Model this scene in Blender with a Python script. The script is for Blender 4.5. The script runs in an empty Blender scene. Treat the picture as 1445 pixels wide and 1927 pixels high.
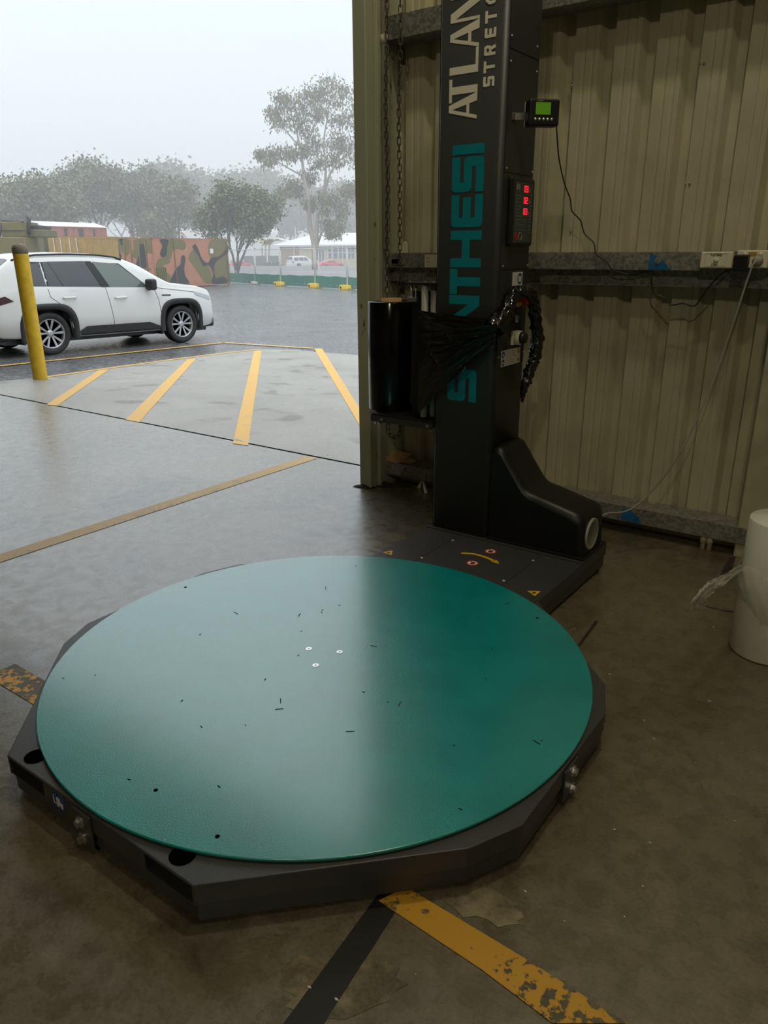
import bpy, bmesh, math, random
import numpy as np
from mathutils import Vector, Matrix
random.seed(7)
S = bpy.context.scene
COL = S.collection
R = math.radians

# ------------------------------------------------------------------ camera
IW, IH, FPX = 1445.0, 1927.0, 1398.7
YAW, PITCH, ROLL, CAMH = R(35.957), R(19.454), R(-0.3678), 1.3806
FW = Vector((-math.sin(YAW) * math.cos(PITCH), math.cos(YAW) * math.cos(PITCH), -math.sin(PITCH)))
RT0 = Vector((math.cos(YAW), math.sin(YAW), 0))
UP0 = RT0.cross(FW)
RT = RT0 * math.cos(ROLL) + UP0 * math.sin(ROLL)
UP = UP0 * math.cos(ROLL) - RT0 * math.sin(ROLL)
CP = Vector((0, 0, CAMH))
cam_data = bpy.data.cameras.new('camera')
cam = bpy.data.objects.new('camera', cam_data)
COL.objects.link(cam)
cam.matrix_world = Matrix((
    (RT.x, UP.x, -FW.x, CP.x), (RT.y, UP.y, -FW.y, CP.y), (RT.z, UP.z, -FW.z, CP.z), (0, 0, 0, 1)))
cam_data.sensor_fit = 'VERTICAL'
cam_data.sensor_height = 24.0
cam_data.lens = FPX / IH * 24.0
cam_data.clip_start = 0.05
cam_data.clip_end = 1500
S.camera = cam

# ------------------------------------------------------------------ world: overcast sky
W = bpy.data.worlds.new('overcast_sky')
S.world = W
W.use_nodes = True
wn, wl = W.node_tree.nodes, W.node_tree.links
wn.clear()
w_out = wn.new('ShaderNodeOutputWorld')
w_bg = wn.new('ShaderNodeBackground')
w_geo = wn.new('ShaderNodeTexCoord')
w_sep = wn.new('ShaderNodeSeparateXYZ')
w_mr = wn.new('ShaderNodeValToRGB')
wl.new(w_geo.outputs['Generated'], w_sep.inputs[0])
wl.new(w_sep.outputs['Z'], w_mr.inputs['Fac'])
wl.new(w_mr.outputs['Color'], w_bg.inputs['Color'])
wl.new(w_bg.outputs[0], w_out.inputs['Surface'])
er = w_mr.color_ramp
er.elements[0].position = 0.0
er.elements[0].color = (0.31, 0.335, 0.35, 1)
er.elements[1].position = 1.0
er.elements[1].color = (1.2, 1.23, 1.25, 1)
e = er.elements.new(0.09)
e.color = (0.335, 0.375, 0.40, 1)
e = er.elements.new(0.28)
e.color = (0.415, 0.49, 0.55, 1)
w_bg.inputs['Strength'].default_value = 2.22

# ------------------------------------------------------------------ colour management
vs = S.view_settings
vs.view_transform = 'Standard'
vs.look = 'None'
vs.gamma = 1.0
vs.use_curve_mapping = False
vs.exposure = 0.0
S.cycles.volume_bounces = 1
S.cycles.max_bounces = 6

# ------------------------------------------------------------------ placing helpers (pixel of the photograph -> point on a plane of the place)
def ray(x, y):
    return FW + RT * ((x - IW / 2) / FPX) + UP * ((IH / 2 - y) / FPX)
def onz(x, y, z=0.0):
    r = ray(x, y); return CP + r * ((z - CP.z) / r.z)
def ony(x, y, Y):
    r = ray(x, y); return CP + r * (Y / r.y)
def onx(x, y, X):
    r = ray(x, y); return CP + r * (X / r.x)
def ond(x, y, d):
    return CP + ray(x, y) * d
TY = [-100, 3.86, 5.8, 10.0, 28.0, 95.0, 400.0]
TZ = [0.0, 0.0, -0.29, -0.36, -0.53, -1.4, -2.0]
def tz(Y): return float(np.interp(Y, TY, TZ))
def az(Y): return float(np.interp(Y, [-100, 3.86, 10.6, 40], [0.0, 0.0, -0.36, -1.5]))
def apr(x, y):
    p = onz(x, y, -0.2)
    for _ in range(40):
        p = onz(x, y, 0.5 * p.z + 0.5 * az(p.y))
    return p
def gnd(x, y):
    p = onz(x, y, -0.3)
    for _ in range(30):
        p = onz(x, y, 0.5 * p.z + 0.5 * tz(p.y))
    return p
def gd(x, d):
    """ground point seen in pixel column x at camera depth d"""
    p = ond(x, 470, d)
    return Vector((p.x, p.y, tz(p.y)))
def zat(x, y, P):
    """height of pixel row y above the ground point P"""
    r = ray(x, y)
    k = (P.xy - CP.xy).length / Vector((r.x, r.y)).length
    return CP.z + r.z * k

# ------------------------------------------------------------------ materials
MATS = {}
def mat(name, col, rough=0.5, metal=0.0, spec=0.5, noise=0.0, nscale=8.0, bump=0.0, bscale=200.0, coat=0.0, rnoise=0.0):
    if name in MATS: return MATS[name]
    m = bpy.data.materials.new(name); m.use_nodes = True
    nt = m.node_tree; b = nt.nodes['Principled BSDF']
    b.inputs['Base Color'].default_value = (*col, 1)
    b.inputs['Roughness'].default_value = rough
    b.inputs['Metallic'].default_value = metal
    b.inputs['Specular IOR Level'].default_value = spec
    b.inputs['Coat Weight'].default_value = coat
    b.inputs['Coat Roughness'].default_value = rough
    b.inputs['Coat IOR'].default_value = 1.8 if coat >= 1.0 else 1.5
    g = nt.nodes.new('ShaderNodeNewGeometry')
    if noise > 0:
        n = nt.nodes.new('ShaderNodeTexNoise'); n.inputs['Scale'].default_value = nscale; n.inputs['Detail'].default_value = 6
        nt.links.new(g.outputs['Position'], n.inputs['Vector'])
        r = nt.nodes.new('ShaderNodeValToRGB')
        r.color_ramp.elements[0].position = 0.3; r.color_ramp.elements[1].position = 0.7
        lo = [max(0, c * (1 - noise)) for c in col]; hi = [min(1, c * (1 + noise)) for c in col]
        r.color_ramp.elements[0].color = (*lo, 1); r.color_ramp.elements[1].color = (*hi, 1)
        nt.links.new(n.outputs['Fac'], r.inputs['Fac']); nt.links.new(r.outputs['Color'], b.inputs['Base Color'])
        if rnoise > 0:
            mr = nt.nodes.new('ShaderNodeMapRange')
            mr.inputs['From Min'].default_value = 0.3; mr.inputs['From Max'].default_value = 0.7
            mr.inputs['To Min'].default_value = rough - rnoise; mr.inputs['To Max'].default_value = rough + rnoise
            nt.links.new(n.outputs['Fac'], mr.inputs['Value']); nt.links.new(mr.outputs['Result'], b.inputs['Roughness'])
    if bump > 0:
        n2 = nt.nodes.new('ShaderNodeTexNoise'); n2.inputs['Scale'].default_value = bscale; n2.inputs['Detail'].default_value = 3
        nt.links.new(g.outputs['Position'], n2.inputs['Vector'])
        bp = nt.nodes.new('ShaderNodeBump'); bp.inputs['Strength'].default_value = bump; bp.inputs['Distance'].default_value = 0.002 if bump < 0.9 else 0.02
        nt.links.new(n2.outputs['Fac'], bp.inputs['Height']); nt.links.new(bp.outputs['Normal'], b.inputs['Normal'])
    MATS[name] = m
    return m
def emis(name, col, strength):
    m = bpy.data.materials.new(name); m.use_nodes = True
    b = m.node_tree.nodes['Principled BSDF']
    b.inputs['Base Color'].default_value = (*[c * .3 for c in col], 1)
    b.inputs['Emission Color'].default_value = (*col, 1); b.inputs['Emission Strength'].default_value = strength
    MATS[name] = m
    return m

def concrete_nodes(nt, base, dark, light, rough, wet=0.0):
    """mottled concrete colour + roughness + bump; returns (colour socket, roughness socket, normal socket)"""
    N, L = nt.nodes, nt.links
    g = N.new('ShaderNodeNewGeometry')
    def noise(sc, det, dist=0.0, sq=None):
        n = N.new('ShaderNodeTexNoise'); n.inputs['Scale'].default_value = sc; n.inputs['Detail'].default_value = det
        n.inputs['Distortion'].default_value = dist
        if sq:
            mp = N.new('ShaderNodeMapping'); mp.inputs['Scale'].default_value = sq
            L.new(g.outputs['Position'], mp.inputs['Vector']); L.new(mp.outputs[0], n.inputs['Vector'])
        else:
            L.new(g.outputs['Position'], n.inputs['Vector'])
        return n
    a = noise(1.1, 10, 0.6); b = noise(14.0, 10, 0.4); c = noise(110.0, 5)
    b.inputs['Roughness'].default_value = 0.68
    r = N.new('ShaderNodeValToRGB'); cr = r.color_ramp
    cr.elements[0].position = 0.28; cr.elements[0].color = (*dark, 1)
    cr.elements[1].position = 0.74; cr.elements[1].color = (*light, 1)
    e = cr.elements.new(0.5); e.color = (*base, 1)
    mx = N.new('ShaderNodeMath'); mx.operation = 'MULTIPLY_ADD'; mx.inputs[1].default_value = 0.55
    L.new(a.outputs['Fac'], mx.inputs[0])
    m2 = N.new('ShaderNodeMath'); m2.operation = 'MULTIPLY'; m2.inputs[1].default_value = 0.45
    L.new(b.outputs['Fac'], m2.inputs[0]); L.new(m2.outputs[0], mx.inputs[2])
    L.new(mx.outputs[0], r.inputs['Fac'])
    # fine speckle
    r2 = N.new('ShaderNodeValToRGB'); r2.color_ramp.elements[0].position = 0.36; r2.color_ramp.elements[0].color = (0.5, 0.5, 0.5, 1)
    r2.color_ramp.elements[1].position = 0.55; r2.color_ramp.elements[1].color = (1, 1, 1, 1)
    L.new(c.outputs['Fac'], r2.inputs['Fac'])
    mul = N.new('ShaderNodeMix'); mul.data_type = 'RGBA'; mul.blend_type = 'MULTIPLY'; mul.inputs['Factor'].default_value = 0.6
    L.new(r.outputs['Color'], mul.inputs['A']); L.new(r2.outputs['Color'], mul.inputs['B'])
    # dark round stains
    v = noise(2.3, 2, 0.2)
    r3 = N.new('ShaderNodeValToRGB'); r3.color_ramp.elements[0].position = 0.60; r3.color_ramp.elements[0].color = (1, 1, 1, 1)
    r3.color_ramp.elements[1].position = 0.68; r3.color_ramp.elements[1].color = (0.55, 0.52, 0.48, 1)
    L.new(v.outputs['Fac'], r3.inputs['Fac'])
    mul2 = N.new('ShaderNodeMix'); mul2.data_type = 'RGBA'; mul2.blend_type = 'MULTIPLY'; mul2.inputs['Factor'].default_value = 0.8
    L.new(mul.outputs['Result'], mul2.inputs['A']); L.new(r3.outputs['Color'], mul2.inputs['B'])
    mr = N.new('ShaderNodeMapRange'); mr.inputs['From Min'].default_value = 0.35; mr.inputs['From Max'].default_value = 0.65
    mr.inputs['To Min'].default_value = rough - 0.12; mr.inputs['To Max'].default_value = rough + 0.12
    L.new(b.outputs['Fac'], mr.inputs['Value'])
    bp = N.new('ShaderNodeBump'); bp.inputs['Strength'].default_value = 0.25; bp.inputs['Distance'].default_value = 0.003
    L.new(b.outputs['Fac'], bp.inputs['Height'])
    bp2 = N.new('ShaderNodeBump'); bp2.inputs['Strength'].default_value = 0.3; bp2.inputs['Distance'].default_value = 0.001
    L.new(c.outputs['Fac'], bp2.inputs['Height']); L.new(bp.outputs['Normal'], bp2.inputs['Normal'])
    return mul2.outputs['Result'], mr.outputs['Result'], bp2.outputs['Normal']
FLOOR_C = dict(base=(0.138, 0.114, 0.067), dark=(0.055, 0.043, 0.024), light=(0.25, 0.215, 0.143), rough=0.29)
APRON_C = dict(base=(0.34, 0.33, 0.295), dark=(0.24, 0.23, 0.20), light=(0.44, 0.425, 0.38), rough=0.42)
ASPH_C = dict(base=(0.14, 0.145, 0.155), dark=(0.085, 0.09, 0.095), light=(0.21, 0.215, 0.225), rough=0.26)
def ground_mat(name, kw, spec=0.5, coat=0.0):
    m = bpy.data.materials.new(name); m.use_nodes = True; nt = m.node_tree; b = nt.nodes['Principled BSDF']
    c, r, n = concrete_nodes(nt, **kw)
    nt.links.new(c, b.inputs['Base Color']); nt.links.new(r, b.inputs['Roughness']); nt.links.new(n, b.inputs['Normal'])
    b.inputs['Specular IOR Level'].default_value = spec
    b.inputs['Coat Weight'].default_value = coat; b.inputs['Coat Roughness'].default_value = 0.36; b.inputs['Coat IOR'].default_value = 1.6
    if coat: nt.links.new(n, b.inputs['Coat Normal'])
    MATS[name] = m
    return m
def paint_mat(name, col, kw, lo, hi, scale=26.0, rough=0.45):
    """road paint worn through to the ground below it"""
    m = bpy.data.materials.new(name); m.use_nodes = True; nt = m.node_tree; N, L = nt.nodes, nt.links; b = N['Principled BSDF']
    c, r, n = concrete_nodes(nt, **kw)
    g = N.new('ShaderNodeNewGeometry')
    t = N.new('ShaderNodeTexNoise'); t.inputs['Scale'].default_value = scale; t.inputs['Detail'].default_value = 8; t.inputs['Roughness'].default_value = 0.65
    L.new(g.outputs['Position'], t.inputs['Vector'])
    t2 = N.new('ShaderNodeTexNoise'); t2.inputs['Scale'].default_value = 3.2; t2.inputs['Detail'].default_value = 2
    L.new(g.outputs['Position'], t2.inputs['Vector'])
    ad = N.new('ShaderNodeMath'); ad.operation = 'MULTIPLY_ADD'; ad.inputs[1].default_value = 0.45
    L.new(t2.outputs['Fac'], ad.inputs[0])
    sc = N.new('ShaderNodeMath'); sc.operation = 'MULTIPLY'; sc.inputs[1].default_value = 0.55; L.new(t.outputs['Fac'], sc.inputs[0]); L.new(sc.outputs[0], ad.inputs[2])
    rp = N.new('ShaderNodeMapRange'); rp.inputs['From Min'].default_value = lo; rp.inputs['From Max'].default_value = hi
    L.new(ad.outputs[0], rp.inputs['Value'])
    mx = N.new('ShaderNodeMix'); mx.data_type = 'RGBA'
    L.new(rp.outputs['Result'], mx.inputs['Factor']); L.new(c, mx.inputs['A']); mx.inputs['B'].default_value = (*col, 1)
    L.new(mx.outputs['Result'], b.inputs['Base Color']); L.new(n, b.inputs['Normal']); b.inputs['Roughness'].default_value = rough
    MATS[name] = m
    return m

ground_mat('floor_concrete', FLOOR_C, 1.0, 0.8)
ground_mat('apron_concrete', APRON_C, 0.7)
ground_mat('wet_asphalt', ASPH_C, 1.0)
paint_mat('floor_yellow', (0.66, 0.35, 0.03), FLOOR_C, 0.43, 0.47, scale=40.0)
paint_mat('floor_yellow_worn', (0.66, 0.35, 0.03), FLOOR_C, 0.49, 0.51, scale=40.0)
paint_mat('floor_yellow_dull', (0.50, 0.33, 0.12), FLOOR_C, 0.30, 0.46)
paint_mat('floor_black', (0.012, 0.012, 0.012), FLOOR_C, 0.33, 0.40)
paint_mat('pale_stain', (0.30, 0.25, 0.16), FLOOR_C, 0.47, 0.60, scale=18.0)
paint_mat('apron_yellow', (0.72, 0.42, 0.08), APRON_C, 0.28, 0.42)
mat('cladding', (0.47, 0.435, 0.295), 0.5, noise=0.10, nscale=5)
mat('cream_steel', (0.42, 0.41, 0.27), 0.5, noise=0.16, nscale=9)
def rusty(name, col, lo, hi):
    m = mat(name, col, 0.55); nt = m.node_tree; N, L = nt.nodes, nt.links; b = N['Principled BSDF']
    g = N.new('ShaderNodeNewGeometry'); mp = N.new('ShaderNodeMapping'); mp.inputs['Scale'].default_value = (1, 1, 0.45)
    L.new(g.outputs['Position'], mp.inputs['Vector'])
    t = N.new('ShaderNodeTexNoise'); t.inputs['Scale'].default_value = 16; t.inputs['Detail'].default_value = 7; L.new(mp.outputs[0], t.inputs['Vector'])
    r = N.new('ShaderNodeValToRGB'); r.color_ramp.elements[0].position = lo; r.color_ramp.elements[0].color = (*col, 1)
    r.color_ramp.elements[1].position = hi; r.color_ramp.elements[1].color = (0.035, 0.022, 0.013, 1)
    L.new(t.outputs['Fac'], r.inputs['Fac']); L.new(r.outputs['Color'], b.inputs['Base Color'])
    return m
rusty('post_paint', (0.38, 0.39, 0.275), 0.66, 0.72)
def galv(name, c0, c1, rough=0.45):
    m = mat(name, c0, rough, metal=0.35); nt = m.node_tree; N, L = nt.nodes, nt.links; b = N['Principled BSDF']
    g = N.new('ShaderNodeNewGeometry'); t = N.new('ShaderNodeTexVoronoi'); t.inputs['Scale'].default_value = 85
    L.new(g.outputs['Position'], t.inputs['Vector'])
    r = N.new('ShaderNodeValToRGB'); r.color_ramp.elements[0].color = (*c0, 1); r.color_ramp.elements[1].color = (*c1, 1)
    r.color_ramp.elements[0].position = 0.1; r.color_ramp.elements[1].position = 0.9
    sp = N.new('ShaderNodeSeparateColor'); L.new(t.outputs['Color'], sp.inputs[0]); L.new(sp.outputs[0], r.inputs['Fac'])
    L.new(r.outputs['Color'], b.inputs['Base Color'])
    return m
galv('galvanised', (0.17, 0.165, 0.14), (0.33, 0.32, 0.28))
mat('conduit_grey', (0.52, 0.49, 0.36), 0.5)
mat('chain_steel', (0.10, 0.095, 0.085), 0.45, metal=0.7)
mat('machine_grey', (0.056, 0.056, 0.058), 0.36, bump=0.35, bscale=420)
mat('column_grey', (0.050, 0.052, 0.053), 0.42, bump=0.25, bscale=420)
mat('panel_grey', (0.036, 0.036, 0.036), 0.45, bump=0.2, bscale=420)
mat('seam_black', (0.006, 0.006, 0.006), 0.6)
mat('cover_black', (0.006, 0.006, 0.006), 0.42)
mat('hole_black', (0.002, 0.002, 0.002), 0.9, spec=0.0)
mat('teal_disc', (0.0, 0.32, 0.325), 0.20, spec=0.7, coat=1.0, noise=0.10, nscale=6, bump=0.5, bscale=330, rnoise=0.05)
mat('teal_print', (0.0, 0.26, 0.32), 0.45)
mat('cream_print', (0.92, 0.88, 0.72), 0.45)
mat('zinc', (0.62, 0.62, 0.58), 0.28, metal=0.9)
mat('white_plastic', (0.74, 0.70, 0.52), 0.4)
mat('white_screw', (0.90, 0.90, 0.88), 0.30, metal=0.75)
mat('pale_crumb', (0.75, 0.72, 0.62), 0.6)
mat('black_plastic', (0.010, 0.010, 0.011), 0.38)
mat('black_film', (0.003, 0.003, 0.0035), 0.14, spec=0.35)
mat('black_film_creased', (0.003, 0.003, 0.0035), 0.07, spec=0.9, bump=0.25, bscale=160)
mat('cardboard', (0.45, 0.27, 0.14), 0.8)
mat('red_plastic', (0.55, 0.02, 0.015), 0.35)
mat('yellow_print', (0.80, 0.50, 0.03), 0.45)
mat('red_print', (0.50, 0.02, 0.02), 0.45)
mat('blue_print', (0.02, 0.07, 0.30), 0.45)
mat('white_print', (0.80, 0.76, 0.66), 0.5)
mat('black_print', (0.01, 0.01, 0.01), 0.5)
mat('grey_print', (0.30, 0.30, 0.26), 0.5)
mat('panel_face', (0.055, 0.075, 0.072), 0.4)
mat('blue_paint', (0.01, 0.13, 0.30), 0.5, noise=0.25, nscale=30)
mat('grey_cord', (0.34, 0.33, 0.29), 0.5)
mat('amber_label', (0.42, 0.27, 0.06), 0.5)
mat('speck', (0.008, 0.008, 0.007), 0.9, spec=0.0)
mat('dirt', (0.03, 0.022, 0.014), 0.95, noise=0.4, nscale=60)
emis('lcd_green', (0.16, 0.42, 0.01), 0.22)
emis('led_red', (1.0, 0.01, 0.03), 2.2)
mat('film_white', (0.86, 0.86, 0.76), 0.22, spec=0.6, noise=0.05, nscale=12)
def film_clear():
    m = bpy.data.materials.new('clear_film'); m.use_nodes = True; nt = m.node_tree; N, L = nt.nodes, nt.links
    out = N['Material Output']; b = N['Principled BSDF']; b.inputs['Base Color'].default_value = (0.8, 0.8, 0.7, 1); b.inputs['Roughness'].default_value = 0.12
    tr = N.new('ShaderNodeBsdfTransparent'); mx = N.new('ShaderNodeMixShader'); mx.inputs['Fac'].default_value = 0.38
    L.new(tr.outputs[0], mx.inputs[1]); L.new(b.outputs[0], mx.inputs[2]); L.new(mx.outputs[0], out.inputs['Surface'])
    MATS['clear_film'] = m
film_clear()

# ------------------------------------------------------------------ mesh helpers
class MB:
    def __init__(s): s.v = []; s.f = []; s.sm = []
    def add(s, vs, fs, smooth=False):
        o = len(s.v); s.v += [tuple(v) for v in vs]
        for f in fs: s.f.append([i + o for i in f]); s.sm.append(smooth)
        return s
    def box(s, a, b, M=None):
        x0, y0, z0 = a; x1, y1, z1 = b
        vs = [Vector(p) for p in ((x0, y0, z0), (x1, y0, z0), (x1, y1, z0), (x0, y1, z0), (x0, y0, z1), (x1, y0, z1), (x1, y1, z1), (x0, y1, z1))]
        if M is not None: vs = [M @ v for v in vs]
        return s.add(vs, [(0, 3, 2, 1), (4, 5, 6, 7), (0, 1, 5, 4), (1, 2, 6, 5), (2, 3, 7, 6), (3, 0, 4, 7)])
    def prism(s, poly, d, smooth=False):
        """poly: list of 3D points (planar ring), extruded by vector d"""
        d = Vector(d); n = len(poly); P = [Vector(p) for p in poly]
        vs = P + [p + d for p in P]
        nrm = Vector((0, 0, 0))
        for i in range(n): nrm += P[i].cross(P[(i + 1) % n])
        fl = nrm.dot(d) > 0
        fs = [list(range(n)), list(range(n, 2 * n))]
        if fl: fs[0].reverse()
        else: fs[1].reverse()
        o = len(s.v); s.add(vs, fs, False)
        side = [((i, (i + 1) % n, n + (i + 1) % n, n + i) if fl else ((i + 1) % n, i, n + i, n + (i + 1) % n)) for i in range(n)]
        for f in side: s.f.append([k + o for k in f]); s.sm.append(smooth)
        return s
    def lathe(s, prof, c=(0, 0, 0), ax=(0, 0, 1), n=24, smooth=True, caps=True):
        """prof: (radius, along-axis) pairs"""
        ax = Vector(ax).normalized(); u = ax.orthogonal().normalized(); w = ax.cross(u); c = Vector(c)
        vs = []
        for r, h in prof:
            for i in range(n):
                a = 2 * math.pi * i / n
                vs.append(c + ax * h + (u * math.cos(a) + w * math.sin(a)) * r)
        fs = []
        for k in range(len(prof) - 1):
            for i in range(n):
                j = (i + 1) % n
                fs.append((k * n + i, k * n + j, (k + 1) * n + j, (k + 1) * n + i))
        o = len(s.v); s.add(vs, fs, smooth)
        if caps:
            if prof[0][0] > 1e-6: s.f.append([o + i for i in reversed(range(n))]); s.sm.append(False)
            if prof[-1][0] > 1e-6: s.f.append([o + (len(prof) - 1) * n + i for i in range(n)]); s.sm.append(False)
        return s
    def tube(s, pts, r, n=8, smooth=True, closed=False):
        P = [Vector(p) for p in pts]; m = len(P)
        rr = r if isinstance(r, (list, tuple)) else [r] * m
        t0 = (P[1] - P[0]).normalized(); u = t0.orthogonal().normalized(); vs = []
        for k in range(m):
            if closed: t = (P[(k + 1) % m] - P[k - 1]).normalized()
            elif k == 0: t = t0
            elif k == m - 1: t = (P[-1] - P[-2]).normalized()
            else: t = (P[k + 1] - P[k - 1]).normalized()
            u = (u - t * u.dot(t)); u = u.normalized() if u.length > 1e-6 else t.orthogonal().normalized(); w = t.cross(u)
            for i in range(n):
                a = 2 * math.pi * i / n; vs.append(P[k] + (u * math.cos(a) + w * math.sin(a)) * rr[k])
        fs = []
        for k in range(m if closed else m - 1):
            k2 = (k + 1) % m
            for i in range(n):
                j = (i + 1) % n; fs.append((k * n + i, k * n + j, k2 * n + j, k2 * n + i))
        o = len(s.v); s.add(vs, fs, smooth)
        if not closed:
            s.f.append([o + i for i in reversed(range(n))]); s.sm.append(False)
            s.f.append([o + (m - 1) * n + i for i in range(n)]); s.sm.append(False)
        return s
    def grid(s, rows, smooth=True):
        """rows: list of equally long point lists"""
        m = len(rows[0]); vs = [p for r in rows for p in r]
        fs = [(i * m + j, i * m + j + 1, (i + 1) * m + j + 1, (i + 1) * m + j) for i in range(len(rows) - 1) for j in range(m - 1)]
        return s.add(vs, fs, smooth)
    def mesh(s, name):
        me = bpy.data.meshes.new(name); me.from_pydata(s.v, [], s.f)
        me.polygons.foreach_set('use_smooth', s.sm); me.update()
        return me
    def build(s, name, m, parent=None, bevel=0.0, seg=2, solid=0.0):
        o = bpy.data.objects.new(name, s.mesh(name)); COL.objects.link(o)
        if m: o.data.materials.append(MATS[m])
        if parent is not None:
            o.parent = parent; o.matrix_parent_inverse = Matrix.Identity(4)
            if parent.location.length > 0 or parent.rotation_euler.z: pass
        if solid:
            md = o.modifiers.new('solidify', 'SOLIDIFY'); md.thickness = solid
        if bevel:
            md = o.modifiers.new('bevel', 'BEVEL'); md.width = bevel; md.segments = seg; md.limit_method = 'ANGLE'; md.angle_limit = R(35)
        return o
def tag(o, label, cat, group=None, kind=None):
    if label: o['label'] = label
    if cat: o['category'] = cat
    if group: o['group'] = group
    if kind: o['kind'] = kind
    return o
def struct(o, label=None):
    o['kind'] = 'structure'
    if label: o['label'] = label
    return o
def empty(name, loc=(0, 0, 0), rz=0.0):
    o = bpy.data.objects.new(name, None); COL.objects.link(o); o.location = loc; o.rotation_euler = (0, 0, rz)
    o.empty_display_size = 0.2
    return o
def shift(mb, d):
    mb.v = [tuple(Vector(v) - Vector(d)) for v in mb.v]; return mb
def copy_tree(o, parent=None):
    c = o.copy(); COL.objects.link(c); c.parent = parent
    for ch in [k for k in bpy.data.objects if k.parent == o]: copy_tree(ch, c)
    return c
def ellipse(c, u, v, n=24):
    c, u, v = Vector(c), Vector(u), Vector(v)
    return [c + u * math.cos(2 * math.pi * i / n) + v * math.sin(2 * math.pi * i / n) for i in range(n)]
def catmull(pts, k=6):
    P = [Vector(p) for p in pts]; out = []
    for i in range(len(P) - 1):
        p0, p1, p2, p3 = P[max(i - 1, 0)], P[i], P[i + 1], P[min(i + 2, len(P) - 1)]
        for j in range(k):
            t = j / k
            out.append(0.5 * ((2 * p1) + (p2 - p0) * t + (2 * p0 - 5 * p1 + 4 * p2 - p3) * t * t + (3 * p1 - p0 - 3 * p2 + p3) * t ** 3))
    out.append(P[-1]); return out

# ================================================================== the setting
YJ = 3.84                                   # joint between shed floor and apron
WY = 3.74                                   # inner face of the cladding
fl = struct(MB().box((-16, -14, -0.2), (8, YJ - 0.012, 0)).build('floor', 'floor_concrete'), 'stained concrete shed floor, shiny towards the open doorway')
struct(MB().box((-16, YJ - 0.012, -0.2), (8, YJ + 0.014, -0.008)).build('floor_joint', 'seam_black', fl), 'dark joint along the doorway')
def terrain(xs, ys, dz):
    return MB().grid([[(x, y, tz(y) + dz) for x in xs] for y in ys], False)
gr = struct(terrain([-260, -60, -30, -12, 0, 10, 60, 200], [YJ + 0.01, 5.8, 10, 28, 60, 95, 250, 400], -0.012).build('ground', 'wet_asphalt'), 'rain-wet dark asphalt yard')
# apron: sloping slab, its yard edge taken from the photograph
EDGE = [apr(*q) for q in ((-60, 724), (0, 718), (85, 709), (170, 697), (250, 686), (330, 675), (430, 663), (490, 656.5), (560, 659), (672, 668))]
EDGE = [Vector((p.x, p.y, az(p.y))) for p in EDGE] + [Vector((6, EDGE[-1].y, az(EDGE[-1].y)))]
st_ = [Vector((x, YJ + .014, 0)) for x in (-8.3, -7.4, -6.6, -5.8, -5.0, -4.2, -3.4, -2.6, -1.0, 1.0, 6.0)]
ap = MB()
ap.grid([[s0.lerp(e0, k / 4) for s0, e0 in zip(st_, EDGE)] for k in range(5)], False)
ap.grid([[e0 - Vector((0, 0, .30)) for e0 in EDGE], EDGE], False)
apron = struct(ap.build('apron', 'apron_concrete'), 'pale wet concrete apron outside the doorway')

def line_mark(parent, pts, m, z0=0.002, label=None, tz=tz):
    """flat painted quad following the ground; pts = 4 (x, y) corners, two long sides 0-1 and 3-2"""
    a, b, c, d = [Vector(p) for p in pts]; rows = []
    n = 14
    for i in range(n + 1):
        t = i / n; p = a.lerp(b, t); q = d.lerp(c, t)
        rows.append([(p.x, p.y, tz(p.y) + z0), (q.x, q.y, tz(q.y) + z0)])
    mb = MB().grid(rows, False); o = mb.build('line_marking', m, parent)
    if label: o['label'] = label
    return o
def a2(x, y): p = apr(x, y); return (p.x, p.y)
def g2(x, y): p = gnd(x, y); return (p.x, p.y)
def f2(x, y): p = onz(x, y); return (p.x, p.y)
line_mark(fl, [(-3.50, -3), (-3.44, YJ - 0.03), (-3.34, YJ - 0.03), (-3.40, -3)], 'floor_yellow_dull', label='dull yellow floor line running to the doorway')
line_mark(fl, [(-2.42, 1.0), (-2.05, 1.0), (-2.05, 1.1), (-2.42, 1.1)], 'floor_yellow_worn', label='worn yellow dash beside the turntable base')
line_mark(fl, [f2(712, 1696), f2(905, 1825), f2(980, 1800), f2(764, 1670)], 'floor_yellow', label='yellow floor line in front of the turntable')
line_mark(fl, [f2(905, 1825), f2(1040, 1927), f2(1180, 1927), f2(980, 1800)], 'floor_yellow_worn', 0.0021, label='flaking end of the yellow floor line')
line_mark(fl, [f2(727, 1662), f2(520, 1945), f2(598, 1945), f2(790, 1645)], 'floor_black', 0.0016, label='black floor line in front of the turntable')
for q in (((88, 762), (186, 697), (206, 695), (108, 764)), ((236, 790), (352, 677), (369, 675), (262, 795)), ((438, 835), (478, 661), (492, 660), (467, 839))):
    line_mark(apron, [a2(*p) for p in q], 'apron_yellow', 0.003, tz=az)
A0 = Vector(a2(591, 656)); A1 = Vector(a2(606, 656)); B0 = Vector(a2(676, 800)); B1 = Vector(a2(676, 768)); ext = 0.24
line_mark(apron, [A0, B0 + (B0 - A0) * ext, B1 + (B1 - A1) * ext, A1], 'apron_yellow', 0.003, tz=az)
for q0, q1 in zip(EDGE[2:7], EDGE[3:8]):
    line_mark(apron, [q0.xy, q1.xy, q1.xy + Vector((.09, -.02)), q0.xy + Vector((.09, -.02))], 'apron_yellow', 0.004, tz=az)
q0, q1, q2 = Vector(g2(-20, 690)), Vector(g2(420, 644)), Vector(g2(590, 655))
line_mark(gr, [q0, q1, q1 + Vector((.10, .0)), q0 + Vector((.10, .0))], 'apron_yellow', 0.004)
line_mark(gr, [q1, q2, q2 + Vector((0, -.09)), q1 + Vector((0, -.09))], 'apron_yellow', 0.004)

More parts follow.
